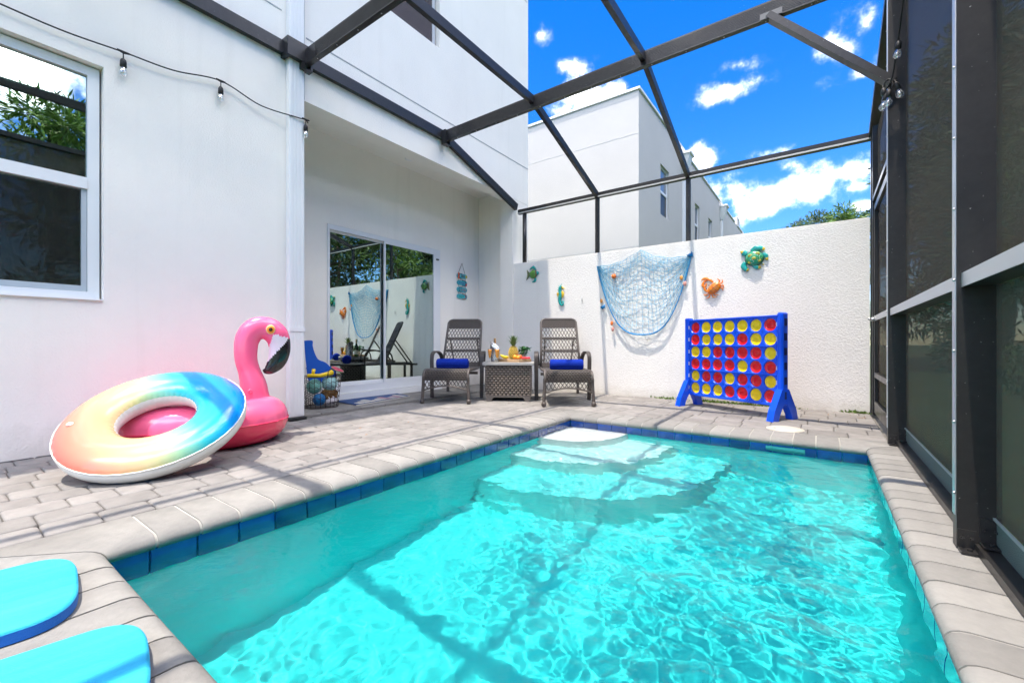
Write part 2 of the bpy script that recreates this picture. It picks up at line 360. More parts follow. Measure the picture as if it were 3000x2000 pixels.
# waterline tiles
tm = {}
def tile(x, y, ax, w):
    h0, h1 = -.235, -.052; t = .012; key = (ax, round(w, 4))
    if key not in tm:
        b = MB()
        if ax == 'y': b.box(-.002, t, -w / 2 + .0015, w / 2 - .0015, h0, h1, .003)
        else: b.box(-w / 2 + .0015, w / 2 - .0015, -t, .002, h0, h1, .003)
        tm[key] = b.mesh('tile', M_tile); fixn(tm[key])
    o = obj('tile', tm[key], pool, world=True); o.location = (x, y, 0); o.cycles.is_caustics_receiver = True
    return o
n = 23; w = (PY1 - PY0) / n
SK0, SK1 = -.36, -.10
for i in range(n): tile(PX0, PY0 + (i + .5) * w, 'y', w)
for i in range(n): o = tile(PX1, PY0 + (i + .5) * w, 'y', w); o.rotation_euler = (0, 0, math.pi)
n = 16; w = (PX1 - PX0 - .03) / n; x = PX0 + .015
while x < PX1 - .02:
    tile(x + w / 2, PY1, 'x', w); x += w
sk = MB(); sk.box(SK0, SK1, PY1 - .017, PY1 - .0125, -.16, -.07)
obj('skimmer_mouth', (sk, mat('skimmer_plastic', (.04, .38, .38), .6)), pool)
# coping stones
prof = [(.335, -.06), (.335, -.004), (.331, 0), (.05, 0), (.03, -.003), (.014, -.010), (.004, -.022), (0, -.035), (.004, -.047), (.014, -.056), (.03, -.06)]
def stone(o0, d, out, s0, s1, k0, k1, inset=0):
    vs = []
    for s, k in ((s0, k0), (s1, k1)):
        for off, z in prof:
            o_, z_ = off, z
            if inset: o_ = .1675 + (off - .1675) * .974; z_ = -.03 + (z + .03) * .87
            p = Vector(o0) + Vector(d) * (s + k * o_) + Vector(out) * o_; vs.append((p.x, p.y, z_))
    n = len(prof)
    return MB().add(vs, [tuple(range(n)), tuple(range(2 * n - 1, n - 1, -1))] + [(i, n + i, n + (i + 1) % n, (i + 1) % n) for i in range(n)])
OV = .027
cx0, cx1, cy0, cy1 = PX0 + OV, PX1 - OV, PY0 + OV, PY1 - OV
runs = [((cx0, cy0, 0), (0, 1, 0), (-1, 0, 0), cy1 - cy0, 24), ((cx0, cy1, 0), (1, 0, 0), (0, 1, 0), cx1 - cx0, 16),
        ((cx1, cy1, 0), (0, -1, 0), (1, 0, 0), cy1 - cy0, 24), ((cx1, cy0, 0), (-1, 0, 0), (0, -1, 0), cx1 - cx0, 16)]
shared = {}
for ri, (o0, d, out, Ln, n) in enumerate(runs):
    w = Ln / n
    for i in range(n):
        k0, k1 = (-1 if i == 0 else 0), (1 if i == n - 1 else 0)
        gp = .0048; key = (ri, k0, k1)
        if key not in shared:
            shared[key] = stone((0, 0, 0), d, out, gp, w - gp, k0, k1).mesh('coping_stone', M_coping); fixn(shared[key]); 
            shared[key].polygons.foreach_set('use_smooth', [True] * len(shared[key].polygons)); shared[key].set_sharp_from_angle(angle=R(45))
        o = obj('coping_stone', shared[key], pool)
        p = Vector(o0) + Vector(d) * (i * w); o.location = (p.x, p.y, random.uniform(-.0008, .0008))
    obj('grout', (stone(o0, d, out, 0, Ln, -1, 1, inset=.0030), M_grout, True), pool)

# pavers
PAV = []
def proj(x, y, z=0):
    f = FX * x + FY * y; r = RX * x + RY * y
    if f < .15: return None
    return 1176 + 988 * r / f, 787 - 988 * (z - .75) / f, f
def rowfill(a0, a1, b0, b1, sizes, along):
    a = a0 - random.uniform(0, .15)
    while a < a1:
        s = random.choice(sizes); e0, e1 = max(a, a0), min(a + s, a1)
        if e1 - e0 > .05:
            if along == 'y': PAV.append((b0, b1, e0, e1))
            else: PAV.append((e0, e1, b0, b1))
        a += s
xx = -2.455
while xx > -5.06:
    x0 = max(xx - .172, -5.06); ymax = 5.9
    if x0 < -4.2: ymax = 6.03
    rowfill(-.5 if x0 > -4.2 else 2.29, ymax, x0, xx, (.135, .175, .175, .205), 'y') if x0 > -4.2 or xx < -4.2 else rowfill(-.5, 5.9, -4.195, xx, (.135, .175, .205), 'y')
    xx = x0 - .0001
yy = 4.326
while yy < 5.9:
    y1 = min(yy + .232, 5.9)
    if y1 - yy > .04: rowfill(-2.455, .42, yy, y1, (.225, .235, .235, .27), 'x')
    yy = y1
rowfill(-2.455, .5, -.12, .05, (.175, .2), 'x')
def paver_mb(w, l, ch=.013, z0=-.022, z1=0, hole=None):
    gx, gy = w / 2 - .0016, l / 2 - .0016; vs = []
    for ins, z, c in ((0, z0, ch), (0, z1 - .006, ch), (.0055, z1 - .0008, ch * .9), (.016, z1 + .0006, ch * .7)):
        a, b = gx - ins, gy - ins
        vs += [(a, -b + c, z), (a, b - c, z), (a - c, b, z), (-a + c, b, z), (-a, b - c, z), (-a, -b + c, z), (-a + c, -b, z), (a - c, -b, z)]
    fs = [(i * 8 + k, i * 8 + (k + 1) % 8, i * 8 + 8 + (k + 1) % 8, i * 8 + 8 + k) for i in range(3) for k in range(8)] + [tuple(range(24, 32))]
    return MB().add(vs, fs)
def pscore(p):
    q = proj((p[0] + p[1]) / 2, (p[2] + p[3]) / 2)
    if not q or not (-60 < q[0] < 2400 and q[1] < 1700): return 0
    return (p[1] - p[0]) * (p[3] - p[2]) / q[2] ** 3
PAV = [p for p in PAV if pscore(p) > 0 or p[3] > -.2]
PAV.sort(key=pscore, reverse=True)
pm = {}; rest = MB()
for i, (x0, x1, y0, y1) in enumerate(PAV):
    cxp, cyp = (x0 + x1) / 2, (y0 + y1) / 2; h = random.uniform(-.0025, .0015)
    if i < 300:
        key = (round((x1 - x0) * 200), round((y1 - y0) * 200))
        if key not in pm:
            pm[key] = paver_mb(key[0] / 200, key[1] / 200).mesh('paver', M_paver); pm[key].polygons.foreach_set('use_smooth', [True] * len(pm[key].polygons)); pm[key].set_sharp_from_angle(angle=R(60))
        o = obj('paver', pm[key], deck); o.location = (cxp, cyp, h); o.rotation_euler = (random.uniform(-.006, .006), random.uniform(-.006, .006), random.uniform(-.008, .008) + (math.pi if i % 2 else 0))
    else:
        b = paver_mb(x1 - x0, y1 - y0); b.xf(Matrix.Translation((cxp, cyp, h))); rest.add(b.v, b.f)
M_paver2 = mat('paver_concrete_far', (.213, .202, .190), .9, var=.2, vscale=3.2, bump=.5, bscale=70, bdet=8, spec=.25, bdist=.004)
o = obj('far_pavers', (rest, M_paver2), deck); o['kind'] = 'stuff'; smooth_angle(o, 60)

# ------------------------------------------------------------------ water
def make_water():
    x0, x1, y0, y1 = PX0 - .004, PX1 + .004, PY0 - .004, PY1 + .004
    nx, ny = 320, 476; dx = (x1 - x0) / nx
    N = 512
    def fieldn(lmin, lmax, aniso, ang, seed, p):
        rg = np.random.default_rng(seed)
        k = np.fft.fftfreq(N, d=dx); kx, ky = np.meshgrid(k, k, indexing='ij'); kk = np.hypot(kx, ky) + 1e-9
        c, s = math.cos(ang), math.sin(ang); al = (kx * c + ky * s) / kk
        S = np.exp(-((kk * lmin) ** 2)) * (1 - np.exp(-((kk * lmax) ** 4))) * kk ** (-p) * (1 - aniso + aniso * al ** 2)
        f = np.fft.ifft2(np.fft.fft2(rg.standard_normal((N, N))) * S).real; return f / f.std()
    big = fieldn(.06, .40, .5, 1.2, 1, 2.1); fine = fieldn(.028, .15, .3, .6, 2, 2.0); swell = fieldn(.3, 1.4, .3, .4, 5, 2.2); patch = fieldn(.35, 1.2, .0, .4, 9, 2.0)
    xs = np.linspace(x0, x1, nx + 1); ys = np.linspace(y0, y1, ny + 1); Xg, Yg = np.meshgrid(xs, ys, indexing='ij')
    bx = -1.16 - (Yg - .43) * .235
    m = 1 / (1 + np.exp(-(Xg - bx + .12 * swell[:nx + 1, :ny + 1]) / .10))
    far = np.clip((Yg - 2.6) / 1.2, 0, 1); m = m * (1 - .45 * far); m = (.4 + .6 * m) * (1 + .28 * np.clip(patch[:nx + 1, :ny + 1], -1.6, 1.6))
    Z = WZ + m * (.0019 * big[:nx + 1, :ny + 1] + .00062 * fine[:nx + 1, :ny + 1]) + .0012 * swell[:nx + 1, :ny + 1]
    V = np.stack([Xg, Yg, Z], -1).reshape(-1, 3)
    i, j = np.meshgrid(np.arange(nx), np.arange(ny), indexing='ij'); a = (i * (ny + 1) + j).ravel()
    F = np.stack([a, a + ny + 1, a + ny + 2, a + 1], -1)
    me = bpy.data.meshes.new('pool_water'); me.vertices.add(len(V)); me.vertices.foreach_set('co', V.ravel())
    me.loops.add(F.size); me.loops.foreach_set('vertex_index', F.ravel().astype(np.int32))
    me.polygons.add(len(F)); me.polygons.foreach_set('loop_start', np.arange(0, F.size, 4, dtype=np.int32)); me.polygons.foreach_set('use_smooth', np.ones(len(F), bool)); me.update(calc_edges=True)
    m = bpy.data.materials.new('pool_water'); m.use_nodes = True; nt = m.node_tree; b = nt.nodes['Principled BSDF']
    nt.nodes.remove(b); N_ = nt.nodes.new; L = nt.links.new
    rf = N_('ShaderNodeBsdfRefraction'); rf.inputs['Roughness'].default_value = 0; rf.inputs['IOR'].default_value = 1.33
    gl = N_('ShaderNodeBsdfGlossy'); gl.inputs['Roughness'].default_value = .0; tr = N_('ShaderNodeBsdfTransparent')
    t = N_('ShaderNodeTexCoord'); nz_ = N_('ShaderNodeTexNoise'); nz_.inputs['Scale'].default_value = 26; nz_.inputs['Detail'].default_value = 4; nz_.inputs['Distortion'].default_value = .6; L(t.outputs['Object'], nz_.inputs['Vector'])
    bp = N_('ShaderNodeBump'); bp.inputs['Strength'].default_value = .5; bp.inputs['Distance'].default_value = .006; L(nz_.outputs[0], bp.inputs['Height']); L(bp.outputs[0], gl.inputs['Normal'])
    fr = N_('ShaderNodeFresnel'); fr.inputs['IOR'].default_value = 1.33; L(bp.outputs[0], fr.inputs['Normal'])
    m1 = N_('ShaderNodeMixShader'); m1.inputs[0].default_value = .0; L(rf.outputs[0], m1.inputs[1]); L(tr.outputs[0], m1.inputs[2])
    m2 = N_('ShaderNodeMixShader'); L(fr.outputs[0], m2.inputs[0]); L(m1.outputs[0], m2.inputs[1]); L(gl.outputs[0], m2.inputs[2]); L(m2.outputs[0], nt.nodes['Material Output'].inputs['Surface'])
    me.materials.append(m)
    o = obj('pool_water', me, kind='structure'); o['label'] = 'rippled turquoise pool water'; o.cycles.is_caustics_caster = True
make_water()
# ------------------------------------------------------------------ house
HX = -4.2
house = thing('house', 'white stucco two-storey house with covered lanai along the left side', 'house', (HX, 2.28, 0))
def hb(name, boxes, m=M_stucco, parent=house, ch=0):
    b = MB()
    for q in boxes: b.box(*q, ch)
    return obj(name, (b, m), parent)
WY0, WY1, WZ0, WZ1 = -.55, .80, 1.05, 2.735
hb('wall', [(-4.42, HX, -6, WY0, -.05, 8.2), (-4.42, HX, WY1, 2.28, -.05, 8.2), (-4.42, HX, WY0, WY1, -.05, WZ0), (-4.42, HX, WY0, WY1, WZ1, 8.2)])
UY0, UY1, UZ0, UZ1 = 3.26, 4.165, 4.735, 6.45
hb('upper_wall', [(-4.42, HX, 2.283, UY0, 3.17, 8.2), (-4.42, HX, UY1, 6.33, 3.17, 8.2), (-4.42, HX, UY0, UY1, 3.17, UZ0), (-4.42, HX, UY0, UY1, UZ1, 8.2)])
hb('pier', [(-4.46, HX - .002, 5.86, 6.325, -.05, 3.168)])
LX = -5.08
DY0, DY1, DZ0, DZ1 = 3.055, 5.04, .175, 2.262
hb('lanai_wall', [(LX - .15, LX, 2.1, DY0, -.05, 3.5), (LX - .15, LX, DY1, 6.04, -.05, 3.5), (LX - .15, LX, DY0, DY1, DZ1, 3.5), (LX - .15, LX, DY0, DY1, -.05, .01)])
hb('lanai_side_wall', [(LX + .002, -4.462, 6.03, 6.18, -.05, 3.5)]); hb('lanai_return_wall', [(LX + .002, -4.423, 2.13, 2.28, -.05, 3.5)])
hb('lanai_ceiling', [(LX - .15, -4.425, 2.0, 6.25, 3.38, 3.46)])
hb('flat_roof', [(-12, -4.13, -6.2, 2.28, 8.2, 8.32), (-12, -3.86, 2.285, 6.6, 8.2, 8.32)], M_trim)
hb('rear_wall', [(-12, -11.8, -6, 7, 0, 8.2), (-11.8, -4.43, -6.2, -6.0, 0, 8.2), (-11.8, LX - .16, 6.2, 6.32, 0, 3.55), (-11.8, -4.43, 6.2, 6.32, 3.56, 8.2)])
for q in ((HX, HX + .004, 2.30, 6.33, 3.80, 3.812), (HX, HX + .004, .4, 2.06, 3.93, 3.94), (HX, HX + .003, 2.279, 2.286, 3.18, 8.1), (HX, HX + .004, -3, 6.3, 6.72, 6.73)): hb('control_joint', [q], M_joint)
obj('recessed_light', (MB().lathe([(.001, -.012), (.055, -.012), (.075, -.004), (.075, 0)], 20, (-4.78, 4.15, 3.38)), M_trim, True), house)
# single-hung window
win = hb('window', [(-4.30, -4.255, WY1 - .075, WY1 - .012, WZ0 + .012, WZ1 - .012), (-4.30, -4.255, WY0 + .012, WY0 + .07, WZ0 + .012, WZ1 - .012), (-4.30, -4.255, WY0 + .07, WY1 - .075, WZ0 + .012, WZ0 + .065), (-4.30, -4.255, WY0 + .07, WY1 - .075, WZ1 - .075, WZ1 - .012)], M_frame)
hb('sill', [(-4.26, -4.185, WY0 + .004, WY1 - .004, WZ0 + .001, WZ0 + .011)], M_trim, win)
hb('meeting_rail', [(-4.30, -4.245, WY0 + .072, WY1 - .077, 1.845, 1.925)], M_frame, win)
hb('lower_sash', [(-4.292, -4.262, WY1 - .105, WY1 - .077, WZ0 + .067, 1.843), (-4.292, -4.262, WY0 + .072, WY0 + .1, WZ0 + .067, 1.843), (-4.292, -4.262, WY0 + .1, WY1 - .105, WZ0 + .067, WZ0 + .105)], mat('grey_sash', (.45, .50, .54), .4), win)
hb('pane', [(-4.287, -4.281, WY0 + .07, WY1 - .075, 1.925, WZ1 - .075)], M_pane, win)
hb('pane', [(-4.287, -4.281, WY0 + .1, WY1 - .105, WZ0 + .105, 1.845)], M_pane, win)
hb('insect_screen', [(-4.268, -4.2675, WY0 + .1, WY1 - .105, WZ0 + .105, 1.843)], M_winscreen, win)
def curtain(x, y0, y1, z0, z1, parent, n=60, amp=.03, wl=.11):
    b = MB(); vs = []
    for i in range(n + 1):
        y = y0 + (y1 - y0) * i / n; xx = x + amp * math.sin(2 * math.pi * (y - y0) / wl) + .01 * math.sin(17 * y); vs += [(xx, y, z0), (xx, y, z1)]
    b.add(vs, [(2 * i, 2 * i + 2, 2 * i + 3, 2 * i + 1) for i in range(n)]); o = obj('curtain', (b, M_curtain, True), parent); return o
curtain(-4.38, .50, .76, WZ0 + .02, WZ1 - .05, win, 40)
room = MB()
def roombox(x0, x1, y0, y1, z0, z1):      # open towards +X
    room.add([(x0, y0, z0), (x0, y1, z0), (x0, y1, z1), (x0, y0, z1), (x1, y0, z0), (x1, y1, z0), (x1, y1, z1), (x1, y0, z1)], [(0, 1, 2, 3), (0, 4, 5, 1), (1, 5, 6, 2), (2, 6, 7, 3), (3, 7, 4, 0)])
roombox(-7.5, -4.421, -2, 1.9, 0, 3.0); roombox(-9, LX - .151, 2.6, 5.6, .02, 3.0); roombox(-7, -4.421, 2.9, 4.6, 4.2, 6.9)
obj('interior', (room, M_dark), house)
# upper window
uw = hb('window', [(-4.31, -4.262, UY1 - .075, UY1 - .03, UZ0 + .01, UZ1), (-4.31, -4.262, UY0, UY0 + .05, UZ0 + .01, UZ1), (-4.31, -4.262, UY0 + .05, UY1 - .075, UZ0 + .01, UZ0 + .06)], mat('grey_vinyl', (.52, .53, .56), .4))
hb('pane', [(-4.292, -4.286, UY0 + .05, UY1 - .075, UZ0 + .06, UZ1)], mixmat('screened_glass', .30, (.5, .45, .45), .08, (.22, .19, .20)), uw)
hb('insect_screen', [(-4.272, -4.271, UY0 + .05, UY1 - .075, UZ0 + .06, UZ1)], mixmat('bronze_screen_mesh', .6, (.16, .135, .14), 0, (1, 1, 1), diffuse=True), uw)
# sliding door
def dx(a): return LX + a
sd = hb('sliding_door', [(dx(-.06), dx(.01), DY0 + .002, DY1 - .002, DZ1 - .065, DZ1 - .004), (dx(-.06), dx(.01), DY1 - .10, DY1 - .002, DZ0, DZ1 - .065), (dx(-.06), dx(.01), DY0 + .002, DY0 + .03, DZ0, DZ1 - .065)], M_frame)
YM = 3.953
hb('threshold', [(dx(-.06), dx(.045), DY0 - .02, DY1 + .01, .0, .085)], M_trim, sd)
hb('track', [(dx(-.06), dx(.015), DY0 + .002, DY1 - .002, .09, DZ0 + .015)], M_frame, sd)
for x, y0, y1 in ((dx(-.052), DY0 + .031, YM + .022), (dx(-.015), YM - .026, DY1 - .102)):
    sw = .048 if x > dx(-.03) else .026
    p = hb('door_panel', [(x, x + .026, y0, y0 + .026, DZ0 + .017, DZ1 - .067), (x, x + .026, y1 - sw, y1, DZ0 + .017, DZ1 - .067), (x, x + .026, y0 + .026, y1 - sw, DZ1 - .09, DZ1 - .067), (x, x + .026, y0 + .026, y1 - sw, DZ0 + .017, DZ0 + .06)], M_frame, sd)
    hb('pane', [(x + .010, x + .016, y0 + .024, y1 - sw + .01, DZ0 + .058, DZ1 - .088)], M_pane, p)
hb('latch', [(dx(.01), dx(.03), DY1 - .09, DY1 - .045, 2.09, 2.11)], M_black, sd)
curtain(LX - .11, 4.55, 4.95, .19, 2.23, sd, 60, .025)
# downspout
ds = MB(); ds.box(HX + .002, HX + .075, 2.098, 2.245, .03, 8.15, .006)
for k in range(4): ds.box(HX + .075, HX + .079, 2.112 + k * .032, 2.128 + k * .032, .05, 8.1)
dso = obj('downspout', (ds, M_trim), house)
hb('strap', [(HX + .003, HX + .083, 2.094, 2.249, .86, .90)], M_trim, dso)
hb('boot', [(HX + .0, HX + .1, 2.085, 2.26, .0, .028)], M_black, dso, .004)

# ------------------------------------------------------------------ garden wall
gw = thing('garden_wall', 'white rough stucco wall at the far end of the pool', 'wall', (-1.9, 6.0, 0))
hb('wall', [(HX + .002, .418, 5.9, 6.1, -.05, 2.07)], M_knock, gw)
hb('cap', [(HX + .004, .416, 5.903, 6.12, 2.071, 2.078)], M_stucco, gw)

# ------------------------------------------------------------------ pool enclosure
cage = thing('pool_enclosure', 'dark bronze aluminium pool cage frame with dark mesh screen panels', 'pool enclosure', (.46, 2.25, 0))
def cg(name, boxes=None, bars=None, m=M_bronze, parent=cage):
    b = MB()
    for q in boxes or []: b.box(*q)
    for q in bars or []: b.bar(*q)
    return obj(name, (b, m), parent)
BY = (.35, 2.25, 4.2); ZB = 3.46; EZ = 2.94
cg('wall_channel', [(HX + .001, HX + .055, -2, 2.085, 3.50, 3.62), (HX + .001, HX + .055, 2.256, 4.22, 3.50, 3.62), (HX + .080, HX + .135, 2.05, 2.30, 3.47, 3.64), (HX + .001, HX + .079, 2.05, 2.084, 3.47, 3.64)])
cg('wall_channel', bars=[((HX + .029, 4.2, 3.56), (HX + .029, 5.93, 3.03), .054, .11)])
for y in BY:
    bm_ = cg('beam', [(HX + .056, .515, y - .026, y + .026, ZB, ZB + .145)])
    b = MB()
    for k in range(9): b.box(HX + .3, .40, y - .0285, y - .0265, ZB + .02 + k * .013, ZB + .026 + k * .013)
    obj('fluting', (b, M_bronze), bm_)['kind'] = 'stuff'
    b = MB()
    for k in range(14): b.ball((HX + .3 + k * .32, y, ZB - .001), (.006, .006, .003), 8, 4)
    obj('screw', (b, M_steel, True), bm_)['kind'] = 'stuff'
for y in BY[1:]: cg('beam_bracket', [(HX + .058, HX + .13, y - .06, y - .028, 3.42, 3.60), (HX + .058, HX + .13, y + .028, y + .05, 3.42, 3.60), (HX + .0575, HX + .128, y - .06, y + .05, 3.41, 3.4195)])
for x in (-2.71, -1.42):
    cg('purlin', [(x - .024, x + .024, -2, BY[0] - .027, ZB + .05, ZB + .14), (x - .024, x + .024, BY[0] + .027, BY[1] - .030, ZB + .05, ZB + .14), (x - .024, x + .024, BY[1] + .027, BY[2] - .030, ZB + .05, ZB + .14)])
    cg('rafter', bars=[((x, 4.227, ZB + .085), (x, 5.955, EZ), .048, .085)])
    cg('post', [(x - .026, x + .026, 5.93, 5.98, 2.079, EZ - .035)])
    o = cg('hub', [(x - .045, x + .045, 5.918, 5.928, 2.079, 2.085)])
eb = cg('eave_beam', [(HX + .06, .44, 5.925, 5.985, EZ - .034, EZ + .04)])
cg('eave_lip', [(HX + .06, .44, 5.917, 5.924, EZ - .03, EZ - .012)], m=mat('pale_spline', (.45, .45, .44), .5), parent=eb)
b = MB(); b.tube([(-4.02, 5.955, 2.08), (-4.02, 5.955, 2.91)], .035, 14); obj('post', (b, M_bronze, True), cage)
# right-hand wall
def rp(y, z1, hw=.026):
    p = cg('post', [(.402, .515, y - hw, y + hw, .004, z1)])
    e = cg('edge_sheen', [(.3985, .4015, y - hw + .006, y + hw - .006, .12, z1)], m=M_sheen, parent=p)  # bright strip paints the sky reflection on the bronze post's edge
    b = MB()
    for k in range(14):
        zz = .2 + k * .26
        if zz < z1: b.ball((.397, y - hw + .01, zz), .006, 8, 5)
    obj('screw', (b, M_steel, True), p)['kind'] = 'stuff'
    br = MB(); br.box(.404, .452, y - hw - .006, y - hw - .001, .006, .075); br.box(.404, .452, y - hw - .055, y - hw - .0065, .004, .010)
    br.box(.458, .514, y - hw - .008, y - hw - .0015, .03, .125); br.box(.458, .514, y - hw - .06, y - hw - .0085, .036, .042)
    q = obj('base_bracket', (br, M_bronze), p)
    bb = MB()
    for x, z in ((.416, .045), (.440, .045), (.472, .085), (.5, .085)):
        bb.tube([(x, y - hw - .005, z), (x, y - hw - .012, z)], .007, 8); bb.tube([(x, y - hw - .012, z), (x, y - hw - .022, z)], .004, 8)
    bb.tube([(.43, y - hw - .03, .009), (.43, y - hw - .03, .017)], .008, 8); bb.tube([(.486, y - hw - .035, .042), (.486, y - hw - .035, .05)], .008, 8)
    obj('bolt', (bb, M_bronze), q)['kind'] = 'stuff'
rp(2.25, ZB + .14); rp(4.235, ZB + .14, .028)
cg('corner_post', [(.425, .50, 5.86, 5.93, .0, EZ + .02)]); cg('door_post', [(.43, .49, 5.76, 5.80, .004, EZ + .2)])
cg('top_rail', [(.405, .512, BY[0] - 1.5, 2.22, ZB + .1, ZB + .16), (.405, .512, 2.28, 4.2, ZB + .1, ZB + .16)], [((.46, 4.26, ZB + .1), (.46, 5.95, EZ + .01), .10, .07)])
cg('knee_brace', bars=[((-.36, 4.21, ZB + .04), (.43, 4.21, 2.66), .05, .09, (0, 1, 0))])
cg('brace_plate', bars=[((-.42, 4.172, ZB + .03), (-.26, 4.172, ZB + .03), .006, .05)], m=mat('weathered_plate', (.12, .12, .12), .5, metal=.5))
for y0, y1 in ((-.6, 2.222), (2.278, 4.205)):
    cr = cg('chair_rail', [(.418, .512, y0, y1, .955, 1.0)]); cg('rail_sheen', [(.414, .4175, y0, y1, .952, 1.003), (.418, .512, y0, y1, 1.0005, 1.004)], m=M_sheen, parent=cr)  # bright faces paint the sun and sky reflected by the bronze rail
    cg('base_track', [(.448, .53, y0, y1, .004, .032)])
    cg('kick_band', [(.4995, .5045, y0, y1, .033, .125)], m=mat('teal_kick_fabric', (.10, .15, .15), .8, bump=.6, bscale=220))
    cg('kick_bead', [(.492, .499, y0, y1, .126, .134)], m=mat('pale_bead', (.30, .36, .36), .5))
    cg('screen', [(.501, .502, y0, y1, .135, .954)], m=M_screen); cg('screen', [(.501, .502, y0, y1, 1.005, ZB + .1)], m=M_screen)
cg('screen', [(.47, .471, 4.30, 5.86, .05, 2.95)], m=M_screen)
dr = cg('screen_door', [(.44, .468, 4.30, 4.36, .04, 2.15), (.44, .468, 5.68, 5.74, .04, 2.15), (.44, .468, 4.36, 5.68, .04, .16), (.44, .468, 4.36, 5.68, .40, .45), (.44, .468, 4.36, 5.68, 2.09, 2.15)])
cg('door_rail', [(.436, .44, 4.34, 5.72, .97, 1.02)], m=M_sheen, parent=dr)
b = MB(); b.tube([(.435, 5.60, .985), (.39, 5.60, .985), (.385, 5.48, .985)], .011, 8); b.ball((.42, 5.6, .985), .022, 10, 6); obj('handle', (b, M_steel, True), dr)
cg('transom', [(.43, .48, 4.27, 5.86, 1.98 + .22, 2.24)])
# screens of the roof and the end
xs_ = [HX + .06, -2.71, -1.42, .5]
def panel(q): obj('roof_screen', (MB().add(q, [(0, 1, 2, 3)]), M_roofscreen), cage)
for i in range(3):
    x0, x1 = xs_[i] + .02, xs_[i + 1] - .02
    for y0, y1 in ((BY[0] + .03, BY[1] - .03), (BY[1] + .03, BY[2] - .03)): panel([(x0, y0, ZB + .142), (x1, y0, ZB + .142), (x1, y1, ZB + .142), (x0, y1, ZB + .142)])
    panel([(x0, 4.23, ZB + .12), (x1, 4.23, ZB + .12), (x1, 5.93, EZ + .043), (x0, 5.93, EZ + .043)])
    panel([(x0, 5.953, 2.085), (x1, 5.953, 2.085), (x1, 5.953, EZ - .03), (x0, 5.953, EZ - .03)])

# ------------------------------------------------------------------ neighbouring house
nb = thing('neighbour_house', 'long white two-storey house beyond the end wall with side windows and downspouts', 'house', (HX, 12, 0))
NH = 7.93; NX = HX
wins = [(14.04, 15.0, 4.9, 6.53), (18.7, 19.5, 4.9, 6.5), (21.3, 22.1, 4.9, 6.5), (26.0, 26.8, 4.9, 6.5)]
bx = []; y = 12.0
for a, b_, z0, z1 in wins: bx += [(NX - .25, NX, y, a, -.05, NH), (NX - .25, NX, a, b_, -.05, z0), (NX - .25, NX, a, b_, z1, NH)]; y = b_
bx += [(NX - .25, NX, y, 29.3, -.05, NH), (NX - .25, NX, 29.3, 34, -.05, NH - .02), (-13, NX - .25, 12.0, 12.25, -.05, NH), (-13, NX, 34, 34.2, -.05, NH)]
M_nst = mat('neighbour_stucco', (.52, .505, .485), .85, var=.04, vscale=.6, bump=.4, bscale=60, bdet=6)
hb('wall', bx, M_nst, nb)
hb('parapet_cap', [(-13, NX + .05, 11.95, 12.29, NH + .002, NH + .07), (NX - .3, NX + .05, 12.292, 28.6, NH + .002, NH + .07), (NX - .3, NX + .05, 29.6, 34.2, NH + .002, NH + .07)], M_trim, nb)
hb('roof', [(-13, NX - .26, 12.26, 33.9, NH - .6, NH - .5)], M_trim, nb)
hb('parapet_step', [(NX - .28, NX + .03, 29.5, 30.4, NH + .071, NH + .55)], M_nst, nb)
hb('control_joint', [(-13, NX, 11.995, 11.999, 6.70, 6.712), (-13, NX, 11.995, 11.999, 3.5, 3.512), (NX + .001, NX + .005, 12.0, 34, 3.5, 3.512)], mat('pale_joint', (.6, .6, .6), .8), nb)
for a, b_, z0, z1 in wins:
    w_ = hb('window', [(NX - .12, NX - .07, a, a + .06, z0, z1), (NX - .12, NX - .07, b_ - .06, b_, z0, z1), (NX - .12, NX - .07, a + .06, b_ - .06, z0, z0 + .06), (NX - .12, NX - .07, a + .06, b_ - .06, z1 - .06, z1), (NX - .12, NX - .06, a + .06, b_ - .06, (z0 + z1) / 2 - .06, (z0 + z1) / 2 + .02)], M_frame, nb)
    hb('pane', [(NX - .10, NX - .095, a + .06, b_ - .06, (z0 + z1) / 2, z1 - .05)], mat('grey_pane', (.16, .18, .22), .1, spec=.8), w_)
    hb('insect_screen', [(NX - .09, NX - .085, a + .06, b_ - .06, z0 + .05, (z0 + z1) / 2 - .03)], mat('dark_pane', (.035, .032, .03), .35), w_)
for y in (16.7, 24.2, 32.0):
    d_ = hb('downspout', [(NX + .002, NX + .10, y, y + .14, 0, NH - .85)], M_trim, nb)
    b = MB(); b.add([(NX + .001, y - .2, NH - .25), (NX + .001, y + .34, NH - .25), (NX + .32, y + .34, NH - .25), (NX + .32, y - .2, NH - .25), (NX + .001, y - .04, NH - .86), (NX + .001, y + .18, NH - .86), (NX + .12, y + .18, NH - .86), (NX + .12, y - .04, NH - .86)],
                    [(3, 2, 1, 0), (4, 5, 6, 7), (0, 1, 5, 4), (1, 2, 6, 5), (2, 3, 7, 6), (3, 0, 4, 7)]); b.box(NX + .001, NX + .36, y - .24, y + .38, NH - .249, NH - .16)
    obj('conductor_head', (b, M_trim), d_)

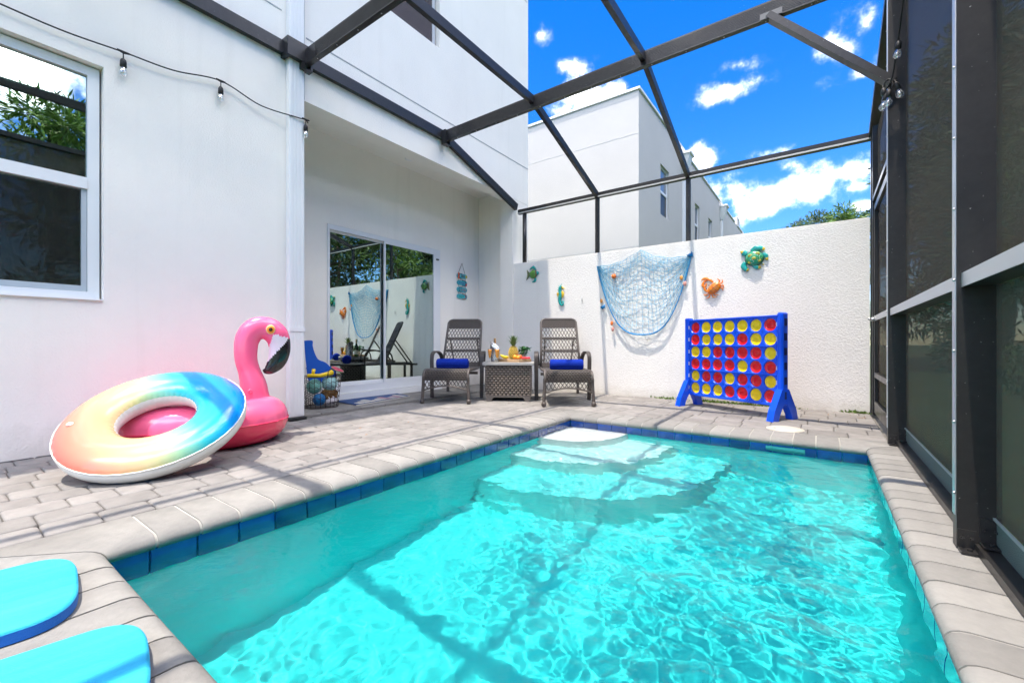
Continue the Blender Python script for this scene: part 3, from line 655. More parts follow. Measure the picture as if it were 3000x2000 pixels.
# ------------------------------------------------------------------ vegetation
def tree_mesh(seed, h, rad, nleaf, ls, narrow, base, clumps=26, flat=.8):
    rg = random.Random(seed); tr = MB(); lf = MB()
    trunk = [(0, 0, -.05), (rg.uniform(-.1, .1), rg.uniform(-.1, .1), h * .3), (rg.uniform(-.2, .2), rg.uniform(-.2, .2), h * .62), (rg.uniform(-.2, .2), rg.uniform(-.2, .2), h * .9)]
    tr.tube(cat_rom(trunk, 4), [.09 * h / 5 * (1 - .85 * i / 12) for i in range(13)], 8)
    cl = []
    for i in range(clumps):
        z = base + (h - base) * rg.random() ** .85; rr = rad * math.sqrt(max(.05, 1 - ((z - (base + (h - base) * .42)) / ((h - base) * .62)) ** 2)) * math.sqrt(rg.random())
        a = rg.uniform(0, 6.283); c = Vector((rr * math.cos(a), rr * math.sin(a), z)); cl.append((c, rad * rg.uniform(.22, .42)))
        s0 = Vector(trunk[1]).lerp(Vector(trunk[3]), min(1, max(0, (z - h * .35) / (h * .6)))); tr.tube([s0, s0.lerp(c, .5) + Vector((0, 0, -.05)), c], [.03 * h / 5, .02 * h / 5, .008], 5)
    for i in range(nleaf):
        c, r_ = cl[i % clumps]; d = Vector((rg.gauss(0, 1), rg.gauss(0, 1), rg.gauss(0, flat))); d = d.normalized() * (r_ * rg.random() ** .45)
        p = c + d; ax = (d.normalized() + Vector((rg.gauss(0, .5), rg.gauss(0, .5), rg.gauss(-.1, .5)))).normalized(); sd = ax.cross(Vector((rg.gauss(0, 1), rg.gauss(0, 1), rg.gauss(0, 1)))).normalized()
        L_ = ls * rg.uniform(.6, 1.3); w = L_ * narrow
        lf.add([p, p + ax * L_ * .45 + sd * w, p + ax * L_, p + ax * L_ * .45 - sd * w], [(0, 1, 2, 3)])
    return tr, lf
TV = []
for sd_, args in enumerate([(5.3, 1.25, 7000, .20, .10, .5, 34), (4.6, 1.1, 6500, .17, .12, .3, 30), (6.2, 1.5, 7000, .22, .12, .9, 34)]):
    tr, lf = tree_mesh(20 + sd_, *args[:2], *args[2:6], clumps=args[6])
    a, b = tr.mesh('trunk', M_bark, True), lf.mesh('crown', (M_leaf, M_leafd, M_leafd)[sd_]); TV.append((a, b))
def tree(name, v, loc, rz, sc, label, group):
    t = thing(name, label, 'tree', loc, rz, group); t.scale = (sc,) * 3
    obj('trunk', TV[v][0], t, world=False); obj('crown', TV[v][1], t, world=False)
right = [(3.6, 1.5, 0, 1.0), (3.2, 3.9, 1, .8), (4.3, 5.6, 2, .95), (3.5, 7.6, 1, 1.15), (4.8, 9.3, 2, 1.0), (3.6, 11.2, 0, 1.0), (4.6, 13.4, 2, 1.1), (3.4, 15.6, 1, 1.3), (2.9, -.2, 1, .75), (4.9, -1.8, 2, .9), (5.8, 3.0, 2, .9), (4.0, 17.3, 2, 1.5), (4.35, 20.0, 2, 1.6), (4.7, 22.5, 2, 1.7), (5.1, 25.5, 2, 1.8), (5.5, 29, 2, 1.8), (6.4, 15.5, 2, 1.5), (6.0, 11.0, 2, 1.35)]
for i, (x, y, v, s_) in enumerate(right):
    tree('screen_tree', v, (x, y, -.05), i * 1.7, s_, 'leafy tree standing in the row outside the dark right-hand screen', 'trees outside the right-hand screen')
for i, (u, d, s_, l) in enumerate([(1895, 32, 1.05, 'left low tree crown showing over the far wall'), (1950, 27, 1.12, 'broad green tree crown over the right end of the far wall'), (1840, 40, 1.0, 'small distant tree top just above the far wall')]):
    x_ = (u - 1176) / 988; TV2 = 2 if i != 1 else 0
    tree('far_tree', TV2, (d * (FX + x_ * RX), d * (FY + x_ * RY), -.05), i * 2.1, (.75 + (787 - (505, 488, 522)[i]) * d / 988) / (6.2 if TV2 == 2 else 5.3), l, None)
hd = MB(); rg = random.Random(5)
for i in range(9000):
    p = Vector((rg.uniform(2.2, 3.0), rg.uniform(-2, 10), rg.random() ** 1.5 * .7 - .05)); a = Vector((rg.gauss(0, .6), rg.gauss(0, .6), 1)).normalized(); s_ = a.cross(Vector((rg.gauss(0, 1), rg.gauss(0, 1), 0))).normalized(); L_ = rg.uniform(.08, .2)
    hd.add([p, p + a * L_ * .5 + s_ * L_ * .16, p + a * L_, p + a * L_ * .5 - s_ * L_ * .16], [(0, 1, 2, 3)])
o = obj('ground_cover', (hd, M_leaf)); o['kind'] = 'stuff'; o['label'] = 'low green planting on the ground outside the right-hand screen'

# ------------------------------------------------------------------ woven surfaces
def weave(mb, fn, nu, nv, h=.004, gap=.06, stagger=True):
    """raised strand cells on the surface fn(u, v) -> (point, normal)"""
    for j in range(nv):
        off = .5 if (stagger and j % 2) else 0
        for i in range(-1, nu):
            a, b = (i + off) / nu, (i + 1 + off) / nu
            a, b = max(a, 0), min(b, 1)
            if b - a < .2 / nu: continue
            c, d = (j + gap) / nv, (j + 1 - gap) / nv; w = b - a; a += w * gap * .6; b -= w * gap * .6
            pts = []
            for (u, v, k) in ((a, c, 0), (b, c, 0), (b, d, 0), (a, d, 0), (a + .22 * w, c + .18 / nv, 1), (b - .22 * w, c + .18 / nv, 1), (b - .22 * w, d - .18 / nv, 1), (a + .22 * w, d - .18 / nv, 1)):
                p, n = fn(u, v); pts.append(Vector(p) + Vector(n) * (h * k))
            mb.add(pts, [(4, 5, 6, 7), (0, 1, 5, 4), (1, 2, 6, 5), (2, 3, 7, 6), (3, 0, 4, 7)])
def lattice(mb, fn, w, hgt, pitch, r, n=4):
    """diagonal lattice in a w x hgt rectangle, fn(u,v) maps metres to a point"""
    sl = 1.9
    for sgn in (1, -1):
        k = -hgt / sl
        while k < w + hgt / sl:
            pts = []
            for t in (0, 1):
                pass
            x0, x1 = (k, k + hgt / sl) if sgn > 0 else (k + hgt / sl, k)
            p, q = [x0, 0.0], [x1, hgt]
            # clip to 0..w
            def clip(p, q):
                (ax, ay), (bx_, by_) = p, q
                t0, t1 = 0, 1; dx = bx_ - ax
                for lim, s in ((0, 1), (w, -1)):
                    fa, fb = s * (ax - lim), s * (bx_ - lim)
                    if fa < 0 and fb < 0: return None
                    if fa < 0: t0 = max(t0, fa / (fa - fb))
                    if fb < 0: t1 = min(t1, fa / (fa - fb))
                if t1 - t0 < .02: return None
                L = lambda t: (ax + dx * t, ay + (by_ - ay) * t)
                return L(t0), L(t1)
            c = clip(p, q)
            if c: mb.tube([fn(*c[0]), fn((c[0][0] + c[1][0]) / 2, (c[0][1] + c[1][1]) / 2), fn(*c[1])], r, n, cap=False)
            k += pitch
SPL = .046
M_wick = mat('brown_wicker', (.078, .063, .054), .42, var=.25, vscale=60, objvar=.06, spec=.5)
M_wickd = mat('wicker_core', (.022, .019, .017), .8)
def make_chaise(label, loc, rz):
    t = thing('chaise_lounge', label, 'lounge chair', loc, rz, 'wicker chaise lounges by the wall')
    P_ = lambda name, b, m=M_wick, sm=False, par=t: obj(name, (b, m, sm), par, world=False)
    Wd = .27
    # seat profile along y
    def prof_s(v):
        L = [(-.012, .285), (-.010, .33), (.004, .372), (.035, .400), (.08, .412), (.2, .408), (.45, .400), (.70, .402), (.92, .405)]
        d = [0]
        for i in range(1, len(L)): d.append(d[-1] + math.dist(L[i], L[i - 1]))
        s = v * d[-1]
        for i in range(1, len(L)):
            if s <= d[i] + 1e-9:
                k = (s - d[i - 1]) / (d[i] - d[i - 1]); a, b = L[i - 1], L[i]
                ty, tz = (b[0] - a[0]), (b[1] - a[1]); l = math.hypot(ty, tz)
                return a[0] + (b[0] - a[0]) * k, a[1] + (b[1] - a[1]) * k, -tz / l, ty / l
        return L[-1][0], L[-1][1], 0, 1
    def fs(u, v):
        y, z, ny, nz_ = prof_s(v); return (-Wd + 2 * Wd * u, y, z), (0, ny, nz_)
    core = MB(); n = 30; vs = []
    for i in range(n + 1):
        y, z, ny, nz_ = prof_s(i / n)
        vs += [(-Wd, y - ny * .001, z - nz_ * .001), (Wd, y - ny * .001, z - nz_ * .001), (Wd, y - ny * .02, z - nz_ * .02), (-Wd, y - ny * .02, z - nz_ * .02)]
    core.add(vs, [(4 * i + a, 4 * i + (a + 1) % 4, 4 * i + 4 + (a + 1) % 4, 4 * i + 4 + a) for i in range(n) for a in range(4)] + [(0, 1, 2, 3), (4 * n + 3, 4 * n + 2, 4 * n + 1, 4 * n)])
    seat = P_('seat', core, M_wickd)
    b = MB(); weave(b, fs, 15, 44, .010, .13); o = P_('seat_weave', b, M_wick, False, seat); o['kind'] = 'stuff'
    for s in (-1, 1):
        b = MB(); b.tube([(s * (Wd + .008), prof_s(v)[0], prof_s(v)[1]) for v in [i / 24 for i in range(25)]], .016, 8); b.tube([(s * (Wd + .008), .9, .405), (s * (Wd + .008), 1.40, .395)], .016, 8); P_('side_rail', b, M_wick, True)
        b = MB(); b.tube(cat_rom([(s * (Wd + .01), 0, .33), (s * (Wd + .013), -.006, .2), (s * (Wd + .022), -.014, .05)], 5), [.019] * 6 + [.02] * 5, 10); leg = P_('leg', b, M_wick, True)
        b = MB(); b.lathe([(.005, 0), (.022, .004), (.029, .022), (.027, .045), (.019, .06)], 12, (s * (Wd + .022), -.014, 0)); P_('foot', b, M_wick, True, leg)
        b = MB(); b.box(s * (Wd + .03) - .018, s * (Wd + .03) + .018, 1.28, 1.32, .002, .39); P_('leg', b, M_wick)
        # arm: post, bow and fall to the seat rail, a flat woven band
        path = cat_rom([(s * .345, .60, .002), (s * .348, .60, .35), (s * .350, .605, .53), (s * .348, .64, .60), (s * .342, .74, .625), (s * .330, .87, .615), (s * .315, .97, .56), (s * .300, 1.0, .43)], 6)
        b = MB(); m_ = len(path); vs = []
        for i, p in enumerate(path):
            tg = (path[min(i + 1, m_ - 1)] - path[max(i - 1, 0)]).normalized(); sd = Vector((1, 0, 0)); nr = sd.cross(tg).normalized()
            vs += [p + sd * .024 + nr * .008, p - sd * .024 + nr * .008, p - sd * .024 - nr * .008, p + sd * .024 - nr * .008]
        b.add(vs, [(4 * i + a, 4 * i + (a + 1) % 4, 4 * i + 4 + (a + 1) % 4, 4 * i + 4 + a) for i in range(m_ - 1) for a in range(4)] + [(0, 1, 2, 3), (4 * m_ - 1, 4 * m_ - 2, 4 * m_ - 3, 4 * m_ - 4)])
        arm = P_('arm', b, M_wickd)
        b = MB()
        dist = 0; last = path[0]; dense = []
        for i in range(m_ - 1):
            for k in range(8): dense.append(path[i].lerp(path[i + 1], k / 8))
        acc = 0
        for i in range(1, len(dense)):
            acc += (dense[i] - dense[i - 1]).length
            if acc > .0125:
                acc = 0; tg = (dense[i] - dense[i - 1]).normalized(); b.bar(dense[i] - Vector((.026, 0, 0)), dense[i] + Vector((.026, 0, 0)), .0095, .021, Vector((1, 0, 0)).cross(tg))
        o = P_('arm_wrap', b, M_wick, False, arm); o['kind'] = 'stuff'
    # front apron: lattice above an arched rail
    arch = lambda x: .165 + .055 * math.cos(x / .28 * math.pi / 2)
    b = MB(); b.tube([(x, -.004, arch(x)) for x in [-.28 + .56 * i / 16 for i in range(17)]], .010, 8); P_('apron_rail', b, M_wick, True)
    b = MB(); lattice(b, lambda u, v: (-.275 + u, -.004, arch(-.275 + u) + v * (.29 - arch(-.275 + u)) / .1), .55, .1, SPL, .0048); o = P_('apron_lattice', b); o['kind'] = 'stuff'
    b = MB(); b.bar((-.29, .605, .34), (.29, .605, .34), .03, .035); P_('cross_rail', b)
    # backrest
    A = R(66); O = Vector((0, .87, .415)); Y = Vector((0, math.cos(A), math.sin(A))); Nn = Vector((0, -math.sin(A), math.cos(A))); Hb = .74
    pt = lambda x, v, k=0: O + Vector((x, 0, 0)) + Y * v + Nn * k
    hw = lambda v: .268 - .02 * v / Hb
    fr = [pt(-hw(0), 0), pt(-hw(.3), .3), pt(-hw(.6), .6), pt(-hw(.68), .69), pt(-hw(.7) + .02, .725), pt(-hw(.7) + .06, .74), pt(hw(.7) - .06, .74), pt(hw(.7) - .02, .725), pt(hw(.68), .69), pt(hw(.6), .6), pt(hw(.3), .3), pt(hw(0), 0)]
    b = MB(); b.tube(fr, .017, 8); back = P_('backrest', b, M_wick, True)
    for v0, v1 in ((.60, .725), (.415, .45), (.225, .26), (.0, .065)):
        b = MB(); q = [pt(-hw(v0), v0, -.004), pt(hw(v0), v0, -.004), pt(hw(v1), v1, -.004), pt(-hw(v1), v1, -.004), pt(-hw(v0), v0, .004), pt(hw(v0), v0, .004), pt(hw(v1), v1, .004), pt(-hw(v1), v1, .004)]
        b.add(q, [(3, 2, 1, 0), (4, 5, 6, 7), (0, 1, 5, 4), (1, 2, 6, 5), (2, 3, 7, 6), (3, 0, 4, 7)]); bd = P_('back_band', b, M_wickd, False, back)
        b = MB(); f_ = lambda u, v, v0=v0, v1=v1: (pt((-1 + 2 * u) * hw(v0), v0 + (v1 - v0) * v, .0045), Nn)
        weave(b, f_, 22, max(3, int((v1 - v0) / .011)), .004); f2 = lambda u, v, v0=v0, v1=v1: (pt((-1 + 2 * u) * hw(v0), v0 + (v1 - v0) * v, -.0045), -Nn); weave(b, f2, 22, max(3, int((v1 - v0) / .011)), .004)
        o = P_('band_weave', b, M_wick, False, back); o['kind'] = 'stuff'
    for v0, v1 in ((.45, .60), (.26, .415), (.065, .225)):
        b = MB(); lattice(b, lambda u, v, v0=v0: pt(-hw(v0) + u, v0 + v), 2 * hw(v0), v1 - v0, SPL, .0048); o = P_('back_lattice', b, M_wick, False, back); o['kind'] = 'stuff'
    b = MB()
    for s in (-1, 1): b.bar(pt(s * .2, .42, -.02), (s * .2, 1.33, .40), .02, .02)
    b.bar((-.22, 1.33, .40), (.22, 1.33, .40), .02, .02); P_('back_strut', b)
    return t
ch1 = make_chaise('dark brown wicker chaise lounge in the shade beside the sliding door', (-3.755, 3.825, 0), R(30))
ch2 = dup(ch1, (-2.405, 4.485, 0), R(35.5), 'sunlit brown wicker chaise lounge nearest the hanging net')
M_towel = mat('royal_blue_towel', (.008, .030, .30), .95, var=.12, vscale=40, bump=.6, bscale=300, spec=.1)
def towel(chair, label, rz, y=.40, x=.0):
    M = WM(chair) @ Matrix.Translation((x, y, .412)) @ Matrix.Rotation(rz, 4, 'Z')
    b = MB(); n = 40; ts = 26
    for i, xx in enumerate([-.205, -.2, -.19] + [-.18 + .36 * k / 16 for k in range(17)] + [.19, .2, .205]):
        r = .069 * (1 if abs(xx) < .185 else {.19: .985, .2: .93, .205: .86}[round(abs(xx), 3)]); 
        for k in range(ts):
            a = 2 * math.pi * k / ts; rr = r * (1 + .02 * math.sin(3 * a + 8 * xx) + .015 * math.sin(31 * xx + 2 * a)); b.v.append((xx, rr * math.cos(a), max(.001, .066 + rr * math.sin(a) * .96)))
    m_ = 23; b.f += [(i * ts + k, i * ts + (k + 1) % ts, (i + 1) * ts + (k + 1) % ts, (i + 1) * ts + k) for i in range(m_ - 1) for k in range(ts)] + [tuple(range(ts)), tuple(range((m_ - 1) * ts, m_ * ts))]
    t = thing('rolled_towel', label, 'towel', M.translation, M.to_euler().z, 'rolled blue towels on the loungers')
    obj('roll', (b, M_towel, True), t, world=False)
    for s in (-1, 1):     # spiral folds showing at the ends
        b = MB(); pts = [(s * .2055, (.008 + .052 * q / 60) * math.cos(q * .33), .066 + (.008 + .052 * q / 60) * math.sin(q * .33)) for q in range(60)]; b.tube(pts, .004, 6); obj('fold_edge', (b, M_towel, True), t, world=False)
    b = MB(); b.bar((-.2, -.052, .018), (.2, -.052, .018), .01, .012); obj('hem', (b, M_towel, True), t, world=False)
towel(ch1, 'rolled royal blue towel on the shaded lounger beside the door', R(4), .36, .0)
towel(ch2, 'rolled royal blue towel on the sunlit lounger near the net', R(-4), .36, .02)

# ------------------------------------------------------------------ side table and what stands on it
TB = Matrix.Translation((-3.255, 4.445, 0)) @ Matrix.Rotation(R(31.8), 4, 'Z')
tb = thing('side_table', 'woven brown storage side table with slatted top between the two loungers', 'table', TB.translation, R(31.8))
M_tw = mat('taupe_weave', (.20, .165, .135), .55, var=.12, vscale=50); M_ttop = mat('grey_slat', (.33, .32, .30), .5, var=.08, vscale=20, stretch=(1, 12, 1))
lo = lambda name, b, m, sm=False, par=tb: obj(name, (b, m, sm), par, world=False)
lo('body', MB().box(-.283, .283, .012, .42, .07, .455), M_wickd)
b = MB()
weave(b, lambda u, v: ((-.285 + .57 * u, .011, .068 + .388 * v), (0, -1, 0)), 11, 13, .014, .12)
weave(b, lambda u, v: ((-.284, .42 - .41 * u, .068 + .388 * v), (-1, 0, 0)), 8, 13, .014, .12); weave(b, lambda u, v: ((.284, .01 + .41 * u, .068 + .388 * v), (1, 0, 0)), 8, 13, .014, .12)
o = lo('weave', b, M_tw); o['kind'] = 'stuff'
lo('base_rail', MB().box(-.287, .287, .006, .425, .052, .070), M_tw)
for sx in (-1, 1):
    for y in (.012, .36):
        b = MB(); b.prism([(sx * .283, .002), (sx * .225, .002), (sx * .185, .052), (sx * .283, .052)], y, y + .05, 'y'); lo('foot', b, M_tw)
lo('top_frame', MB().box(-.33, .33, -.025, .02, .462, .499, .003).box(-.33, .33, .425, .465, .462, .499, .003).box(-.33, -.29, .021, .424, .462, .499).box(.29, .33, .021, .424, .462, .499), M_ttop)
for i in range(5): lo('slat', MB().box(-.289, .289, .026 + i * .08, .098 + i * .08, .474, .4975, .002), M_ttop)
TZ = .4995
def on_table(x, y, z=TZ): return TB @ Vector((x, y, z))
def tt(name, label, cat, x, y, z=TZ, rz=0, group=None): return thing(name, label, cat, on_table(x, y, z), R(31.8) + rz, group)
# cutting board
M_wood = mat('pale_wood', (.50, .32, .17), .55, var=.2, vscale=9, stretch=(2, 14, 14), bump=.1, bscale=20)
bd = tt('cutting_board', 'thick pale wooden cutting board under the fruit', 'cutting board', .135, .0, TZ, R(33) * 0)
bd.rotation_euler = (0, 0, R(31.8 - 32))
b = MB().box(-.35, 0, 0, .30, .0, .036, .003); M90 = Matrix.Rotation(R(0), 4, 'Z')
obj('board', (b, M_wood), bd, world=False)
obj('groove', (MB().box(-.335, -.015, .015, .02, .036, .0375).box(-.335, -.015, .28, .285, .036, .0375), mat('dark_wood', (.3, .18, .09), .6)), bd, world=False)
BZ = TZ + .0375
# flutes
M_glass = mixmat('clear_glass', .05, (1, 1, 1), .01, (.95, .97, .97)); M_juice = mat('orange_juice', (.95, .32, .01), .25, spec=.4)
for x, y, l in ((-.24, .03, 'champagne flute of orange juice at the left edge of the table'), (-.146, .035, 'champagne flute of orange juice right beside the cutting board')):
    f = tt('champagne_flute', l, 'glass', x, y, group='flutes of orange juice')
    obj('bowl', (MB().lathe([(.004, .045), (.012, .06), (.020, .10), (.026, .145), (.028, .178), (.027, .178), (.025, .145), (.019, .10), (.011, .062), (.003, .05)], 24, cap=False), M_glass, True), f, world=False)
    obj('juice', (MB().lathe([(.002, .052), (.0105, .063), (.0185, .10), (.0245, .145), (.0258, .166), (.001, .166)], 24), M_juice, True), f, world=False)
    obj('stem', (MB().lathe([(.030, 0), (.030, .002), (.008, .006), (.0045, .015), (.004, .045)], 24), M_glass, True), f, world=False)
# ice bucket with slanted mouth
M_ham = mat('hammered_steel', (.62, .61, .60), .22, metal=1, bump=.5, bscale=120, kind='voronoi')
ib = tt('ice_bucket', 'hammered steel wine bucket with slanted open rim full of ice', 'ice bucket', -.185, .15)
n = 36; vs = []; rim = lambda a: .205 + .062 * math.cos(a - R(150))
for r_, zf in ((.052, 0), (.056, .02), (.062, .5), (.066, 1), (.069, 1.012), (.067, 1.0), (.060, .96), (.055, .6)):
    for k in range(n):
        a = 2 * math.pi * k / n; vs.append((r_ * math.cos(a), r_ * math.sin(a), rim(a) * zf if zf > .05 else zf))
b = MB().add(vs, [(i * n + k, i * n + (k + 1) % n, (i + 1) * n + (k + 1) % n, (i + 1) * n + k) for i in range(7) for k in range(n)] + [tuple(range(n - 1, -1, -1)), tuple(range(7 * n, 8 * n))])
obj('bucket', (b, M_ham, True), ib, world=False)
rg = random.Random(2); b = MB()
for i in range(22):
    a, q = rg.uniform(0, 6.28), .045 * math.sqrt(rg.random()); c = Vector((q * math.cos(a), q * math.sin(a), .15 + .045 * math.cos(a - R(150)) * q / .045 + rg.uniform(0, .02))); s_ = .011
    bb = MB().box(-s_, s_, -s_, s_, -s_, s_, .003).xf(Matrix.Translation(c) @ Euler((rg.random() * 3, rg.random() * 3, rg.random() * 3)).to_matrix().to_4x4()); b.add(bb.v, bb.f)
ice = obj('ice', (b, mat('ice', (.85, .9, .92), .08, spec=.6)), ib, world=False); ice['kind'] = 'stuff'
bt = tt('wine_bottle', 'green wine bottle with gold neck foil standing behind the ice bucket', 'bottle', -.20, .265)
obj('glass_body', (MB().lathe([(.03, 0), (.037, .004), (.0375, .15), (.034, .175), (.020, .205), (.0145, .235), (.0145, .245)], 24), mat('green_bottle', (.025, .06, .008), .06, coat=.6), True), bt, world=False)
obj('neck_foil', (MB().lathe([(.0150, .236), (.0155, .30), (.0165, .302), (.0165, .312), (.001, .314)], 24), mat('gold_foil', (.62, .40, .20), .3, metal=.8), True), bt, world=False)
obj('paper_label', (MB().lathe([(.0380, .05), (.0380, .12)], 24, cap=False), mat('label_paper', (.7, .66, .5), .6), True), bt, world=False)
# pineapple
pa = tt('pineapple', 'whole ripe pineapple with tall green crown on the cutting board', 'pineapple', .058, .135, BZ)
rp_ = lambda v: .062 * (math.sin(math.pi * min(1, .13 + .80 * v)) ** .55)
obj('core', (MB().lathe([(rp_(v) * .95, .17 * v) for v in [i / 14 for i in range(15)]], 28), mat('pineapple_gap', (.16, .14, .03), .7), True), pa, world=False)
b = MB(); rows = 10; cols = 13
for j in range(rows):
    for i in range(cols):
        v = (j + .5) / rows; a = 2 * math.pi * (i + .5 * (j % 2)) / cols; r = rp_(v); z = .17 * v; e = Vector((math.cos(a), math.sin(a), 0)); tn = Vector((-math.sin(a), math.cos(a), 0)); up = Vector((0, 0, 1)); w = math.pi * r / cols * .92; h = .0088
        c = e * (r * .96) + up * z
        b.add([c - tn * w, c - up * h, c + tn * w, c + up * h, c + e * .008 - tn * w * .35 - up * h * .3, c + e * .008 + tn * w * .35 - up * h * .3, c + e * .009 + up * h * .35], [(0, 1, 5, 4), (1, 2, 5), (2, 3, 6, 5), (3, 0, 4, 6), (4, 5, 6)])
o = obj('eyes', (b, mat('pineapple_skin', (.72, .47, .06), .55, var=.3, vscale=25), False), pa, world=False); o['kind'] = 'stuff'
b = MB(); rg = random.Random(9)
for i in range(46):
    k = i / 46; a = i * 2.39996; L_ = .05 + .075 * (1 - abs(k - .45)); lean = .95 - .85 * k; e = Vector((math.cos(a), math.sin(a), 0)); tn = Vector((-math.sin(a), math.cos(a), 0)); base = Vector((0, 0, .165 + .065 * k)) + e * .016 * (1 - .6 * k)
    w = .0085; pts = []
    for s_, ww in ((0, 1), (.35, .95), (.7, .55), (1, .05)):
        c = base + (e * math.sin(lean * (.55 + .65 * s_)) + Vector((0, 0, math.cos(lean * (.4 + .5 * s_))))) * (L_ * s_); pts += [c - tn * w * ww, c - e * .003 * ww - Vector((0, 0, .001)), c + tn * w * ww]
    b.add(pts, [(3 * q + t_, 3 * q + t_ + 1, 3 * q + t_ + 4, 3 * q + t_ + 3) for q in range(3) for t_ in (0, 1)])
o = obj('crown_leaves', (b, mat('pineapple_crown', (.10, .17, .045), .5, var=.4, vscale=20), True), pa, world=False); o['kind'] = 'stuff'
# bananas
M_ban = mat('banana_yellow', (.82, .58, .02), .5, var=.1, vscale=20)
for x, y, z, rz, tl, l in ((-.005, .105, BZ + .030, R(8), .14, 'upper yellow banana leaning against the pineapple'), (.0, .135, BZ + .016, R(-4), -.02, 'lower banana lying on the board behind the upper one')):
    bn = tt('banana', l, 'banana', x, y, z, rz)
    path = [(-.075 * math.cos(q) - .03, .0, .05 * (1 - math.sin(q)) + tl * .0) for q in [.25 + i * .22 for i in range(9)]]
    path = [(x_, .012 * math.sin(6 * x_), z_ * .8) for x_, _, z_ in path]
    b = MB(); b.tube(path, [.006, .011, .0155, .0175, .018, .0175, .016, .012, .005], 8); obj('fruit', (b, M_ban, True), bn, world=False)
    obj('tip', (MB().tube([path[0], (path[0][0] - .012, path[0][1], path[0][2] + .010)], [.006, .004], 6), mat('banana_tip', (.25, .2, .05), .7)), bn, world=False)
# oranges
M_or = mat('orange_peel', (.92, .30, .01), .4, bump=.25, bscale=250, var=.05); M_tan = mat('tangerine_peel', (.88, .13, .012), .38, bump=.2, bscale=250)
for x, y, r_, m_, l in ((.085, .075, .030, M_or, 'light orange citrus fruit in front of the pineapple'), (.140, .085, .032, M_tan, 'deep red-orange tangerine at the right of the pineapple'), (.125, .040, .024, M_or, 'small orange lying at the front corner of the board')):
    f = tt('orange', l, 'fruit', x, y, BZ, 0, 'citrus on the board'); obj('peel', (MB().lathe([(r_ * math.sin(q) * 1.05, r_ * .94 - r_ * .94 * math.cos(q)) for q in [.02 + i * (3.12 - .02) / 14 for i in range(15)]], 22), m_, True), f, world=False)
    obj('stem_button', (MB().lathe([(.004, r_ * 1.86), (.005, r_ * 1.89), (.002, r_ * 1.92)], 8), mat('citrus_stem', (.12, .16, .04), .7)), f, world=False)
M_st = mat('strawberry_red', (.68, .012, .03), .3, bump=.4, bscale=160, kind='voronoi')
for i, (x, y) in enumerate(((.185, .085), (.212, .115), (.238, .10), (.262, .13), (.225, .145))):
    f = tt('strawberry', 'red strawberry in the heap at the right end of the board', 'strawberry', x, y, BZ, i * 1.3, 'strawberries on the board')
    obj('berry', (MB().ball((0, 0, .0145), (.023, .016, .0145), 14, 9), M_st, True), f, world=False)
    obj('calyx', (MB().lathe([(.001, 0), (.009, .002), (.001, .004)], 6, (.0, 0, 0)).xf(Matrix.Translation((.021, 0, .0145)) @ Matrix.Rotation(R(90), 4, 'Y')), mat('berry_calyx', (.10, .22, .03), .6)), f, world=False)
# potted basil
bp = tt('potted_plant', 'leafy green basil plant in a small patterned pot behind the fruit', 'potted plant', .165, .30)
obj('pot', (MB().lathe([(.035, 0), (.042, .01), (.05, .085), (.052, .09), (.046, .09), (.044, .08), (.001, .078)], 24), mat('patterned_pot', (.12, .08, .06), .5, col2=(.6, .55, .5), vscale=90), True), bp, world=False)
b = MB(); bl = MB(); rg = random.Random(4)
for i in range(13):
    a = rg.uniform(0, 6.28); q = rg.uniform(.02, .09); tip = Vector((q * math.cos(a) + .01, q * math.sin(a), .12 + rg.uniform(.0, .10))); b.tube([(0, 0, .08), tip * .5 + Vector((0, 0, .045)), tip], .002, 5)
    for k in range(6):
        d = Vector((rg.gauss(0, 1), rg.gauss(0, 1), rg.gauss(.1, .45))).normalized(); L_ = rg.uniform(.035, .055); w = L_ * .33; sd_ = d.cross(Vector((rg.gauss(0, .3), rg.gauss(0, .3), 1))).normalized(); up = sd_.cross(d); p = tip - Vector((0, 0, rg.random() * .035))
        bl.add([p, p + d * L_ * .35 + sd_ * w + up * .004, p + d * L_ * .35 + up * -.003, p + d * L_ * .35 - sd_ * w + up * .004, p + d * L_ * .72 + sd_ * w * .75 - up * .002, p + d * L_ * .72 - up * .008, p + d * L_ * .72 - sd_ * w * .75 - up * .002, p + d * L_ - up * .018], [(0, 2, 1), (0, 3, 2), (1, 2, 5, 4), (2, 3, 6, 5), (4, 5, 7), (5, 6, 7)])
obj('stems', (b, mat('green_stem', (.10, .2, .05), .6), True), bp, world=False)['kind'] = 'stuff'
obj('leaves', (bl, mat('basil_leaf', (.018, .13, .022), .35, var=.5, vscale=18), True), bp, world=False)['kind'] = 'stuff'

